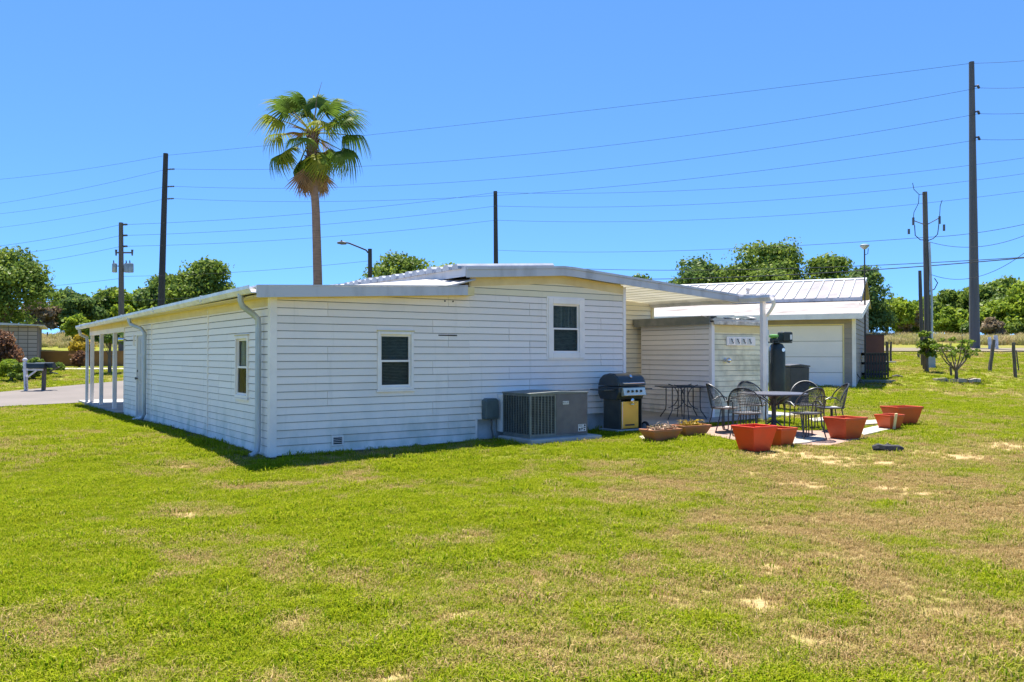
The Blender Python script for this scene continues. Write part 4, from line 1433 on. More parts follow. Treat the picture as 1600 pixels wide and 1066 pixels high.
# light on a thin mast by the garage
q = G(1350, 604)
q = Vector((13.05, 30.6, TZ(13.05, 30.6)))
top = P(1350, 384, 30.6)
ml_ = thing('mast_light', 'thin dark mast with a small light at the garage corner', 'light mast', q, 0)
hh = top.z - q.z
part('mast', MB().tube([(0, 0, 0), (0, 0, hh - .1)], [.035, .025], 8), M['wood_black'], ml_, True)
part('lamp_head', MB().lathe([(.03, hh - .14), (.07, hh - .12), (.17, hh - .02), (.17, hh + .02), (.1, hh + .05)], (0, 0, 0), 14), M['transformer'], ml_, True)
part('arm', MB().tube([(0, 0, hh - .35), (.12, 0, hh - .3), (.14, 0, hh - .1)], .012, 6), M['wood_black'], ml_, True)

# things heaped behind the garage corner
cbx = P(1362, 560, 34.2)
cb = thing('metal_cabinet', 'rust brown metal cabinet standing behind the black pallet bin', 'cabinet', (cbx.x, 34.2, TZ(cbx.x, 34.2)), R(-10))
part('body', MB().box(-.44, .42, -.3, .3, 0, 1.46), M['rust_cabinet'], cb, bevel=.01)
part('top', MB().box(-.48, .46, -.34, .34, 1.462, 1.52), M['wood_dark'], cb)
part('door_seam', MB().box(-.30, -.285, -.306, -.301, .05, 1.42), M['wood_dark'], cb)
pbx = P(1366, 570, 31.4)
pb = thing('pallet_bin', 'black slatted pallet bin beside the garage', 'pallet bin', (pbx.x, 31.4, TZ(pbx.x, 31.4)), R(-8))
for k in range(9):
    part('slat', MB().box(-.43 + k * .1, -.43 + k * .1 + .062, -.32, -.30, .02, .92), M['wood_black'], pb)
for z in (.1, .5, .84):
    part('rail', MB().box(-.44, .44, -.299, -.26, z, z + .09), M['wood_black'], pb)
    part('rail', MB().box(-.44, -.40, -.259, .3, z, z + .09), M['wood_black'], pb)
    part('rail', MB().box(.40, .44, -.259, .3, z, z + .09), M['wood_black'], pb)
part('rail', MB().box(-.46, .46, -.34, .32, .925, .95), M['wood_grey'], pb)
q = G(1366, 598)
lb = thing('lumber_pile', 'low pile of weathered boards on the grass beside the garage', 'lumber', q, R(-14))
rr = random.Random(4)
for k in range(7):
    mm = Matrix.Translation((rr.uniform(-.1, .15), -.3 + (k % 4) * .17, .03 + .05 * (k // 4))) @ Matrix.Rotation(rr.uniform(-.12, .12), 4, 'Z')
    part('board', MB().box(-.55, .55, -.06, .06, -.02, .02, mm), M['wood_grey'] if k % 2 else M['box_green'], lb)
q = G(1352, 603)
ps = tag(part('leaning_stick', MB().bar((0, 0, 0), (-.28, .25, .55), .04, .03), M['wood_grey'], None, loc=q), 'pale stick leaning against the garage corner', 'stick')
q = G(1402, 590)
m = MB().tube([(-.2, 0, .04), (0, .03, .06), (.2, .0, .035)], [.04, .055, .03], 7)
tag(part('log', m, M['wood_dark'], None, loc=q), 'short dark log in the grass right of the lumber pile', 'log')

# ------------------------------------------------------------------ poles and power lines
def pole(name, label, px_top, py_top, px_base, Y, r_top, r_base, mat, n=12, cat='utility pole', ybase=None, group='poles along the power line'):
    a = P(px_top, py_top, Y)
    b = P(px_base, 540, Y)
    zb = TZ(b.x, Y)
    o = thing(name, label, cat, (b.x, Y, zb), 0, group)
    part('shaft', MB().tube([(0, 0, -.3), ((a.x - b.x) * .5, 0, (a.z - zb) * .5), (a.x - b.x, 0, a.z - zb)], [r_base, (r_base + r_top) / 2, r_top], n), M[mat], o, True)
    return o, Vector((b.x, Y, zb)), Vector((a.x, Y, a.z))

def on_pole(base, top, z):
    t = (z - base.z) / (top.z - base.z)
    return base.lerp(top, t)

PR, PRb, PRt = pole('transmission_pole', 'tall tapered grey steel pole at the right edge', 1518, 97, 1523, 50, .15, .30, 'pole_steel', 12)
PL, PLb, PLt = pole('utility_pole', 'black leaning power pole left of the palm tree', 259, 240, 250, 70, .20, .30, 'wood_black', 10)
PM, PMb, PMt = pole('utility_pole', 'dark power pole rising behind the middle of the roof', 774, 299, 776, 62, .15, .21, 'wood_black', 10)
PT, PTb, PTt = pole('utility_pole', 'weathered power pole with transformers behind the carport', 189, 348, 190, 60, .15, .22, 'wood_grey', 10)
PU, PUb, PUt = pole('utility_pole', 'grey wooden power pole with drooping jumper wires near the small fruit tree', 1445, 300, 1450, 36, .10, .14, 'wood_grey', 10)

def insulator(parent, base, world_pt, direction, L_=.5, mat='insulator'):
    p = Vector(world_pt) - base
    dd = Vector(direction).normalized()
    m = MB()
    m.tube([p, p + dd * L_], .035, 6)
    for k in range(5):
        c = p + dd * L_ * (.25 + k * .16)
        m.tube([c - dd * .02, c + dd * .02], .075, 8)
    part('insulator', m, M[mat], parent, True)
    return Vector(world_pt) + dd * L_

def wire_between(a, b, sag, label, r=.0105, group='power lines'):
    a = Vector(a); b = Vector(b)
    pts = []
    n = 28
    for i in range(n + 1):
        t = i / n
        p = a.lerp(b, t)
        p.z -= sag * 4 * t * (1 - t)
        pts.append(p - a)
    m = MB().tube(pts, r, 5)
    o = part('power_line', m, M['wire'], None, True, loc=a)
    return tag(o, label, 'power line', group)

ords = ['topmost', 'second highest', 'third highest', 'fourth highest']
pr_pts, pl_pts = [], []
for k, (yr, yl) in enumerate([(99, 243), (137, 265), (177, 292), (217, 311)]):
    zr = P(1518, yr, 50).z
    zl = P(259, yl, 70).z
    pr = on_pole(PRb, PRt, zr); pl_ = on_pole(PLb, PLt, zl)
    if k:
        part('bracket', MB().tube([pr - PRb, pr - PRb + Vector((.35, -.1, .12))], .05, 6), M['pole_steel'], PR, True)
        pr2 = insulator(PR, PRb, pr + Vector((.3, -.1, .1)), (-.2, -.6, -.5), .4)
        pl2 = insulator(PL, PLb, pl_, (1, -.2, 0), .9)
    else:
        pr2, pl2 = pr, pl_
    wire_between(pr2, pl2, [.25, 1.5, 1.6, 1.5][k], ords[k] + ' power line between the tall grey pole and the black leaning pole')
    # on to the left and right
    lx = P(-60, [285, 326, 340, 362][k], 82)
    wire_between(pl_, lx, .3, ords[k] + ' power line running left from the black leaning pole')
    rx = P(1680, [86, 131, 171, 212][k], 44)
    wire_between(pr2, rx, .1, ords[k] + ' power line running right from the tall grey pole')
ords3 = ['upper', 'middle', 'lower']
for k, (ym, yl, yr) in enumerate([(301, 350, 243), (322, 367, 268), (344, 384, 296)]):
    zm = P(774, ym, 62).z
    zl = P(189, yl, 60).z
    pm = on_pole(PMb, PMt, zm - .05); pt = on_pole(PTb, PTt, zl - .05)
    pt2 = insulator(PT, PTb, pt, (1, -.1, 0), .5)
    pm2 = insulator(PM, PMb, pm, (0, -1, 0), .25)
    wire_between(pm2, pt2, .35, ords3[k] + ' line between the dark roof pole and the transformer pole')
    wire_between(pm2, P(1680, yr - 8, 52), .9, ords3[k] + ' line running right from the dark pole behind the roof')
    wire_between(pt, P(-60, [391, 407, 424][k], 66), .2, ords3[k] + ' line running left from the transformer pole')
# lower telecom lines
wire_between(P(776, 391, 62), P(1446, 371, 36), .35, 'thin line from the dark roof pole to the pole with jumper wires')
wire_between(P(1446, 371, 36), P(1680, 330, 32), .2, 'thin line running right from top of the pole with jumper wires')
wire_between(P(820, 416, 66), P(1680, 397, 36), .5, 'upper of two thick cables low across the right trees', .018)
wire_between(P(820, 432, 64), P(1680, 396, 33), .55, 'lower of two thick cables low across the right trees', .022)
wire_between(P(1452, 378, 36), P(1680, 326, 30), .7, 'slack service cable swinging right from the pole with jumper wires')
wire_between(P(1452, 428, 36), P(1680, 318, 28), 1.1, 'lowest slack cable swinging right across the tall grey pole')
wire_between(P(192, 432, 60), P(575, 408, 54), .2, 'thin cable between the transformer pole and the street light')
wire_between(P(192, 470, 60), P(560, 440, 50), .2, 'thick low cable between the transformer pole and the roof')
wire_between(P(190, 435, 60), P(-60, 458, 62), .1, 'upper low cable running left from the transformer pole')
wire_between(P(190, 462, 60), P(-60, 480, 62), .1, 'lower low cable running left from the transformer pole')

# fittings of the transformer pole
bz = P(189, 395, 60).z - PTb.z
part('cross_arm', MB().box(-.48, .75, -.05, .05, bz - .05, bz + .05), M['wood_grey'], PT)
for x in (-.45, .72):
    part('cutout', MB().tube([(x, 0, bz - .22), (x, 0, bz + .22)], [.05, .09], 8), M['insulator'], PT, True)
for x, r_ in ((-.55, .17), (.36, .22), (.62, .2)):
    zc = P(189, 419, 60).z - PTb.z
    t_ = part('transformer', MB().lathe([(r_ * .9, zc - .32), (r_, zc - .3), (r_, zc + .28), (r_ * .85, zc + .34), (.04, zc + .36)], (x, 0, 0), 16), M['transformer'], PT, True)
    part('bushing', MB().tube([(x - .06, 0, zc + .34), (x - .08, 0, zc + .56)], [.05, .03], 6), M['insulator'], t_, True)
    part('hanger', MB().box(min(x, 0), max(x, 0), .03, .07, zc + .12, zc + .18), M['wood_black'], PT)
# jumper wires on the pole near the fruit tree
def rel(px, py, Y=36, dy=-.1):
    p = P(px, py, Y + dy)
    return p - PUb
part('arm', MB().tube([rel(1447, 352), rel(1428, 345)], .02, 6).tube([rel(1447, 352), rel(1467, 341)], .02, 6), M['wood_grey'], PU)
for (a, b_) in (((1427, 340), (1427, 352)), ((1468, 338), (1468, 350)), ((1420, 358), (1420, 366)), ((1475, 351), (1475, 361))):
    part('cutout', MB().tube([rel(*a), rel(*b_)], .05, 6), M['insulator'], PU, True)
part('jumper', MB().tube([rel(1445, 303), rel(1436, 304), rel(1428, 296), rel(1426, 286)], .014, 5), M['wire'], PU, True)
part('jumper', MB().tube([rel(1436, 304), rel(1435, 318), rel(1428, 332), rel(1427, 341)], .014, 5), M['wire'], PU, True)
part('jumper', MB().tube([rel(1429, 352), rel(1430, 368), rel(1438, 375), rel(1446, 375)], .02, 5), M['wire'], PU, True)
part('jumper', MB().tube([rel(1467, 350), rel(1465, 366), rel(1458, 373), rel(1450, 376)], .02, 5), M['wire'], PU, True)
part('jumper', MB().tube([rel(1472, 313), rel(1469, 322), rel(1468, 340)], .014, 5), M['wire'], PU, True)
part('jumper', MB().tube([rel(1450, 456), rel(1460, 452), rel(1465, 442), rel(1460, 435)], .022, 5), M['wire'], PU, True)
part('riser', MB().tube([rel(1452, 378, 36, -.14), rel(1456, 470, 36, -.14), rel(1456, 560, 36, -.14)], .05, 8), M['gutter_dark'], PU, True)
q = P(1452, 572, 35.7)
mb_ = thing('meter_box', 'pale metal meter box at the foot of the pole with jumper wires', 'meter box', (q.x, 35.6, TZ(q.x, 35.6)), 0)
part('housing', MB().box(-.17, .17, -.12, .12, 0, .62), M['transformer'], mb_, bevel=.02)
part('lid', MB().box(-.19, .19, -.14, .14, .622, .66), M['transformer'], mb_)

def wood_post(px_t, py_t, px_b, py_b, r_, label, mat='wood_dark', group='old wooden posts', cat='post'):
    b = G(px_b, py_b)
    t = P(px_t, py_t, b.y)
    rr = random.Random(px_b)
    r_ *= .75
    pts = [Vector((0, 0, -.1))]
    for k in range(1, 5):
        pts.append((t - b) * (k / 4) + Vector((rr.uniform(-.01, .01), rr.uniform(-.01, .01), 0)))
    o = part('wooden_post', MB().tube(pts, [r_ * 1.05, r_, r_ * .95, r_, r_ * .85], 8), M[mat], None, True, loc=b)
    return tag(o, label, cat, group)
wood_post(1437, 423, 1442, 572, .11, 'tall grey leaning pole stub beside the pole with jumper wires', 'wood_grey')
wood_post(1553, 531, 1546, 581, .10, 'thick dark post leaning right, beside the tall grey pole')
wood_post(1583, 535, 1587, 590, .085, 'dark post nearest the right edge of the photo')
wood_post(1588, 548, 1592, 581, .035, 'thin stake behind the dark post at the right edge')
wood_post(1485, 566, 1486, 588, .06, 'short dark stake behind the small fruit tree')
wood_post(1443, 552, 1445, 579, .10, 'short stubby post below the leafy sapling', 'wood_dark')
wood_post(1435, 548, 1435, 560, .08, 'farther of two stubby posts beside the leafy sapling', 'wood_grey')
wood_post(1386, 534, 1386, 566, .10, 'left of two dark posts standing on a concrete foot')
wood_post(1392, 534, 1392, 566, .07, 'right of two dark posts standing on a concrete foot', 'wood_dark')
q = G(1389, 567)
tag(part('concrete_block', MB().box(-.28, .28, -.14, .14, -.05, .07), M['concrete'], None, bevel=.02, loc=q), 'low concrete block at the foot of two dark posts', 'concrete block')
wood_post(1546, 527, 1547, 546, .14, 'left of two white marker posts near the tall grey pole', 'post_white', 'white marker posts')
wood_post(1556, 524, 1557, 546, .16, 'right of two white marker posts near the tall grey pole', 'post_white', 'white marker posts')
wood_post(74, 519, 74, 531, .10, 'fence post in the dry field right of the block house', 'wood_dark', 'field fence posts')
wood_post(112, 516, 112, 529, .10, 'fence post in the dry field above the brown wall', 'wood_dark', 'field fence posts')

# street light behind the roof
SB = P(579, 480, 54)
sb_z = TZ(SB.x, 54)
stl = thing('street_light', 'dark street light with curved arm behind the roof', 'street light', (SB.x, 54, sb_z), 0)
s_top = P(578, 389, 54)
part('shaft', MB().tube([(0, 0, 0), (s_top.x - SB.x, 0, s_top.z - sb_z)], [.17, .13], 10), M['wood_black'], stl, True)
bb = Vector((SB.x, 54, sb_z))
part('arm', MB().tube([P(*q, 54) - bb for q in [(575, 395), (572, 391), (560, 386), (545, 380), (536, 379)]], .05, 8), M['wood_black'], stl, True)
hd_ = part('lamp_head', MB().tube([P(*q, 54) - bb for q in [(541, 380.5), (534, 379.5), (527, 379.5)]], [.08, .13, .06], 8), M['pole_steel'], stl, True)
part('photocell', MB().tube([P(*q, 54) - bb for q in [(534, 379), (533.5, 375.5)]], .06, 8), M['pole_steel'], hd_, True)

# ------------------------------------------------------------------ neighbour's place on the left
NB = P(58, 575, 42)
nb = thing('block_house', 'low concrete block house with white flat roof at the left edge', 'house', (NB.x, 42, TZ(NB.x, 42)), R(28))
part('wall', MB().box(-9, 0, 0, 7, -.3, 2.28), M['block_wall'], nb)
part('roof', MB().prism([(-9.4, 2.36), (-3.5, 2.50), (.33, 2.32), (.33, 2.29), (-9.4, 2.29)], 'y', -.5, 7.4), M['roof_white'], nb)
nw = part('window', MB().box(-2.55, -1.75, -.03, .0, .75, 1.75), M['trim_white'], nb)
part('pane', MB().box(-2.5, -1.8, -.036, -.031, .8, 1.7), M['glass'], nw)
FB = P(62, 575, 47)
fw = thing('garden_wall', 'low brown wall between the lawn and the far road on the left', 'wall', (FB.x, 47, TZ(-27, 47)), R(2))
for k in range(8):
    part('wall_panel', MB().box(k * 2.42, k * 2.42 + 2.40, -.06, .06, -.3, .82), M['fence_brown'], fw, bevel=.01)
    part('wall_cap', MB().box(k * 2.42 - .01, k * 2.42 + 2.405, -.08, .08, .822, .86), M['fence_brown'], fw)

# mailboxes
q = G(41, 612)
mx = thing('mailbox', 'dark mailbox on a white post with ball finial and house number', 'mailbox', q, R(0), 'mailboxes by the street')
part('post', MB().box(-.055, .055, -.055, .055, -.1, 1.12, Matrix.Rotation(R(-3), 4, 'Y')), M['post_white'], mx, bevel=.008)
part('finial', MB().lathe([(.03, 1.12), (.05, 1.14), (.085, 1.18), (.085, 1.22), (.05, 1.27), (.01, 1.28)], (-.06, 0, 0), 14), M['post_white'], mx, True)
part('arm', MB().box(-.12, .62, -.04, .04, .80, .87), M['post_white'], mx)
part('brace', MB().bar((.05, 0, .55), (.38, 0, .80), .06, .05), M['post_white'], mx)
bxm = MB()
prof = [(-.12, .88), (.12, .88), (.12, 1.0), (.085, 1.07), (0, 1.09), (-.085, 1.07), (-.12, 1.0)]
part('box', bxm.prism(prof, 'x', .06, .72), M['tank_black'], mx, True)
for k, ch in enumerate('1107'):
    link('number', text_mesh(ch, .17, .002, M['ink']), mx, (.035 - .012 * k * 0 + (.47 - k * .13) * -.05, -.062, .50 - k * .13), (R(90), 0, 0))
q2 = G(68, 611)
mx2 = thing('mailbox', 'dark mailbox on a dark weathered wooden post', 'mailbox', q2, 0, 'mailboxes by the street')
part('post', MB().box(-.06, .06, -.06, .06, -.1, .88, Matrix.Rotation(R(1.5), 4, 'Y')), M['wood_dark'], mx2, bevel=.01)
part('box', MB().prism(prof, 'x', -.30, .40), M['tank_black'], mx2, True)
part('broken_board', MB().bar((.2, .1, .75), (.55, .05, .92), .1, .03), M['wood_dark'], mx2)
part('broken_board', MB().bar((.2, .1, .72), (.5, .05, .66), .1, .03), M['wood_dark'], mx2)

# ------------------------------------------------------------------ trees
def leaf_cloud(rs, lobes, n, size, squash=.75):
    """leaf cards spread through overlapping lobes: returns verts (4n,3), faces (n,4), tint (4n)"""
    lob = np.array(lobes)                      # x y z r
    w = lob[:, 3] ** 2
    pick = rs.choice(len(lob), n, p=w / w.sum())
    dirs = rs.normal(size=(n, 3))
    dirs /= np.linalg.norm(dirs, axis=1)[:, None]
    dirs[:, 2] = np.where(dirs[:, 2] < -.45, -dirs[:, 2], dirs[:, 2])
    rad = lob[pick, 3] * (rs.uniform(.35, 1.0, n) ** .45) * (1 + .12 * rs.normal(size=n))
    c = lob[pick, :3] + dirs * rad[:, None] * np.array([1, 1, squash])
    nrm = dirs + rs.normal(size=(n, 3)) * .65
    nrm /= np.linalg.norm(nrm, axis=1)[:, None]
    ref = rs.normal(size=(n, 3))
    u = np.cross(nrm, ref)
    u /= np.linalg.norm(u, axis=1)[:, None] + 1e-9
    v = np.cross(nrm, u)
    s = size * rs.uniform(.55, 1.35, n)[:, None]
    a = c - u * s * .5
    b = c - v * s * .32 + u * s * .05
    d = c + v * s * .32 + u * s * .05
    e = c + u * s * .6 + nrm * s * .12
    verts = np.stack([a, b, e, d], 1).reshape(-1, 3)
    faces = np.arange(n * 4).reshape(n, 4)
    tint = np.repeat(rs.uniform(0, 1, n), 4)
    return verts, faces, tint

def make_tree(name, label, px, base_py, Y, w_px, top_py, mat, seed, n=5200, size=None, trunk=True, group='trees in the background', cat='tree', depth=1.0, low=.25, lobes_n=16, bare=0, sinkbase=True):
    rs = np.random.default_rng(seed)
    x = (px - 800) / FOC * Y
    zb = TZ(x, Y)
    top = P(px, top_py, Y).z
    H = top - zb
    W = w_px / FOC * Y / 2
    o = thing(name, label, cat, (x, Y, zb), 0, group)
    lobes = []
    for k in range(lobes_n):
        a = rs.uniform(0, 2 * math.pi)
        q = rs.uniform(0, 1) ** .5
        t = rs.uniform(0, 1)
        zc = H * (low + (1 - low) * (.12 + .70 * t))
        prof = math.sin(math.pi * (.18 + .70 * t)) ** .8
        r = min(W, H * .5) * rs.uniform(.30, .50)
        lobes.append((math.cos(a) * q * max(.02, W * prof - r * .6), math.sin(a) * q * max(.02, W * prof * depth - r * .6), min(zc, H - r * .72), r))
    lobes.append((rs.uniform(-.25, .25) * W, 0, H - min(W, H * .5) * .36, min(W, H * .5) * .45))
    lobes.append((0, 0, H * (low + (1 - low) * .5), min(W * .8, H * (1 - low) * .42)))
    size = size or max(.18, Y * .0042)
    n = int(n * 2.4)
    v, f, t = leaf_cloud(rs, lobes, n, size)
    # stray sprays on the outline
    m2 = int(n * .10)
    spr = [(l[0] + rs.normal() * l[3] * .55, l[1] + rs.normal() * l[3] * .55, l[2] + abs(rs.normal()) * l[3] * .25, l[3] * .4) for l in lobes for _ in range(4)]
    v2, f2, t2 = leaf_cloud(rs, spr, m2, size * .85)
    v = np.vstack([v, v2]); f = np.vstack([f, f2 + len(v) - len(v2)]); t = np.concatenate([t, t2])
    me = fast_mesh('crown', v, f, 4, mat)
    set_attr(me, 'tint', t)
    link('crown', me, o)
    m = MB()
    r0 = max(.08, H * .035)
    fork = H * (low + .12)
    m.tube([(0, 0, -.2), (rs.normal() * .05 * H * .2, 0, fork * .5), (0, 0, fork)], [r0 * 1.25, r0, r0 * .8], 8)
    for l in lobes[::2]:
        c = Vector(l[:3])
        m.tube([(0, 0, fork * .9), (c.x * .45, c.y * .45, fork + (c.z - fork) * .5), tuple(c)], [r0 * .55, r0 * .35, r0 * .1], 5)
    for k in range(bare):
        a = rs.uniform(0, 6.28)
        e = Vector((math.cos(a) * W * rs.uniform(.4, 1.0), math.sin(a) * W * .6, H * rs.uniform(.5, 1.0)))
        m.tube([(0, 0, fork * .6), tuple(e * .5 + Vector((0, 0, fork * .25))), tuple(e)], [r0 * .35, r0 * .2, r0 * .05], 4)
    part('trunk', m, M['bark'], o, True)
    return o

TREES = [
    # px, base, Y, width, top, kind, n, low, label
    (8, 560, 62, 118, 385, 'oak', 6000, .12, 'large green tree at the left edge behind the block house'),
    (105, 525, 92, 110, 452, 'dark', 3600, .08, 'dark tree left of the transformer pole'),
    (62, 525, 88, 70, 470, 'dry', 2200, .1, 'brownish thin tree beside the block house roof'),
    (160, 525, 96, 110, 448, 'oak', 3800, .06, 'mid green tree directly behind the transformer pole'),
    (215, 525, 98, 110, 452, 'bright', 3400, .06, 'light green tree right of the transformer pole'),
    (262, 525, 90, 90, 428, 'dark', 3600, .06, 'dark tree behind the black leaning pole'),
    (312, 520, 84, 128, 406, 'oak', 5600, .06, 'big rounded tree right of the black leaning pole'),
    (122, 530, 72, 46, 492, 'bright', 1600, .08, 'small bright green tree in the field above the carport corner'),
    (632, 500, 70, 170, 394, 'oak', 6200, .1, 'broad tree behind the street light and the scalloped roof'),
    (690, 500, 74, 80, 412, 'bright', 2600, .1, 'lower right shoulder tree beside the scalloped roof'),
    (1000, 500, 76, 70, 428, 'dark', 2000, .1, 'treetop just showing above the patio roof'),
    (1095, 500, 82, 105, 400, 'dark', 4200, .08, 'tree above the left end of the garage roof'),
    (1200, 500, 78, 135, 379, 'oak', 6000, .08, 'tallest tree behind the middle of the garage roof'),
    (1290, 500, 76, 120, 398, 'oak', 5200, .08, 'tree behind the right end of the garage roof'),
    (1345, 520, 72, 90, 415, 'dark', 4200, .03, 'dark tree right of the thin light mast'),
    (1410, 530, 84, 90, 465, 'bright', 3600, .0, 'bright green bushy tree right of the garage'),
    (1500, 530, 96, 130, 452, 'oak', 4400, .0, 'mid green bushy tree between the two right poles'),
    (1478, 530, 86, 70, 480, 'bright', 2600, .0, 'yellow green shrub tree behind the pole with jumper wires'),
    (1565, 530, 90, 110, 432, 'oak', 4800, .0, 'tall bushy tree right of the tall grey pole'),
    (1610, 530, 82, 90, 438, 'bright', 3600, .0, 'bright tree cut by the right edge of the photo'),
    (1545, 530, 84, 80, 470, 'bright', 3000, .0, 'light green shrub right behind the tall grey pole'),
    (1385, 530, 94, 80, 470, 'oak', 2800, .0, 'green tree just right of the dark tree by the light mast'),
    (1525, 530, 100, 90, 446, 'bright', 3000, .0, 'pale green treetop just left of the tall grey pole'),
    (1455, 530, 100, 90, 462, 'bright', 3000, .0, 'pale green tree behind the leaning pole stub'),
    (1590, 530, 98, 100, 442, 'oak', 3200, .0, 'rounded green tree at the right edge behind the posts'),
    (1440, 530, 92, 80, 470, 'oak', 2800, .0, 'green shrub tree left of the pole with jumper wires'),
]
for i, (px, bp, Y, w, tp_, kind, n, low, lab) in enumerate(TREES):
    make_tree('tree', lab, px, bp, Y, w * 1.32, tp_, L[kind], 100 + i, n, low=low, lobes_n=20 if n > 3000 else 12)
for i, (px, Y, w, tp_, kind, n, lab) in enumerate([
    (1420, 82, 34, 478, 'dry', 800, 'bare brown shrub left of the pole with jumper wires'),
    (1550, 76, 46, 497, 'dry', 1300, 'bare pinkish brown shrub right of the tall grey pole'),
    (1588, 78, 44, 505, 'oak', 1400, 'low green shrub behind the posts at the right edge'),
    (1512, 78, 40, 505, 'dark', 1300, 'low dark shrub left of the foot of the tall grey pole'),
]):
    make_tree('shrub', lab, px, 530, Y, w, tp_, L[kind], 300 + i, n, low=.0, lobes_n=9, group='shrubs at the field edge', cat='shrub', bare=14 if kind == 'dry' else 0)
make_tree('tree', 'crape myrtle with reddish foliage in front of the block house', 0, 580, 38, 66, 516, L['red'], 401, 2600, size=.14, low=.05, lobes_n=10, bare=6)
make_tree('hedge', 'dark green clipped hedge behind the mailboxes', 52, 590, 36.5, 120, 560, L['oak'], 402, 3000, size=.13, low=.0, lobes_n=14, cat='hedge', group='garden shrubs on the left')
make_tree('hedge', 'bright green shrub beside the crape myrtle at the left edge', 18, 590, 36, 60, 562, L['bright'], 403, 1800, size=.12, low=.0, lobes_n=9, cat='hedge', group='garden shrubs on the left')
make_tree('shrub', 'yellow flowering shrub behind the brown wall by the carport', 128, 570, 49, 44, 522, L['yellow'], 404, 1800, size=.17, low=.0, lobes_n=9, cat='shrub', group='garden shrubs on the left')
make_tree('shrub', 'reddish shrub against the brown wall by the carport posts', 124, 580, 46, 26, 548, L['red'], 405, 900, size=.13, low=.0, lobes_n=6, cat='shrub', group='garden shrubs on the left')
make_tree('tree', 'shade tree with dark foliage seen through the carport posts', 172, 595, 40, 62, 508, L['dark'], 406, 2600, size=.17, low=.42, lobes_n=11, bare=4)

# small fruit tree in a ring of bricks, and the leafy sapling
q = G(1494, 596)
ft = thing('fruit_tree', 'small sparse fruit tree growing in a brick ring on the right lawn', 'tree', q, 0, 'young trees on the right lawn')
rs = np.random.default_rng(77)
m = MB()
m.tube([(0, 0, -.05), (.01, 0, .2), (0, 0, .42)], [.075, .06, .055], 8)
tips = []
for k in range(9):
    a = k * 2.4 + rs.uniform(-.3, .3)
    e = Vector((math.cos(a) * rs.uniform(.35, .85), math.sin(a) * rs.uniform(.3, .7), rs.uniform(1.0, 1.75)))
    mid = Vector((e.x * .55, e.y * .55, .42 + (e.z - .42) * .4))
    m.tube([(0, 0, .38), tuple(mid), tuple(e)], [.035, .022, .008], 6)
    for j in range(5):
        b0 = mid.lerp(e, rs.uniform(.1, .9))
        t_ = b0 + Vector((rs.normal() * .22, rs.normal() * .22, abs(rs.normal()) * .2))
        m.tube([tuple(b0), tuple(t_)], [.010, .004], 4)
        tips.append(tuple(t_) + (.11,))
part('trunk', m, M['bark'], ft, True)
v, f, t = leaf_cloud(rs, tips, 1200, .095)
me = fast_mesh('crown', v, f, 4, L['citrus']); set_attr(me, 'tint', t)
link('crown', me, ft)
m = MB()
ring = thing('brick_ring', 'ring of flat bricks around the small fruit tree', 'tree ring', q, 0)
for k in range(14):
    a = 2 * math.pi * k / 14
    mm = Matrix.Rotation(a, 4, 'Z') @ Matrix.Translation((.72, 0, .05)) @ Matrix.Rotation(rs.uniform(-.15, .15), 4, 'X')
    part('brick', MB().box(-.06, .06, -.14, .14, -.06, .05, mm), M['stone'], ring)
make_tree('sapling', 'bright leafy sapling in front of the pole with jumper wires', 1448, 580, 33.5, 34, 517, L['citrus'], 501, 520, size=.13, low=.28, lobes_n=8, cat='sapling', group='young trees on the right lawn')

# ------------------------------------------------------------------ fan palm
PY = 32.5
pb0 = P(497, 440, PY)
pz = TZ(pb0.x, PY)
palm = thing('palm_tree', 'tall fan palm with a hanging skirt of dead fronds behind the roof', 'palm tree', (pb0.x, PY, pz), 0)
def prel(px, py):
    return P(px, py, PY) - Vector((pb0.x, PY, pz))
crown_c = prel(488, 208)
m = MB()
m.tube([(0, 0, -.2), tuple(prel(496.5, 440)), tuple(prel(495, 380)), tuple(prel(493.5, 330)), tuple(prel(491, 290)), tuple(prel(489, 250)), tuple(crown_c)], [.24, .175, .165, .155, .15, .2, .16], 14)
part('trunk', m, M['palm_bark'], palm, True)
m = MB()
prs = random.Random(31)
for k in range(90):                      # old leaf bases clothing the top of the trunk
    a = k * 2.4
    z = -1.25 + k * .0145
    c0 = crown_c + Vector((math.cos(a) * .13, math.sin(a) * .13, z))
    c1 = c0 + Vector((math.cos(a) * prs.uniform(.1, .2), math.sin(a) * prs.uniform(.1, .2), prs.uniform(.05, .16)))
    m.tube([tuple(c0), tuple(c1)], [.05, .02], 4)
part('leaf_bases', m, M['boots'], palm)
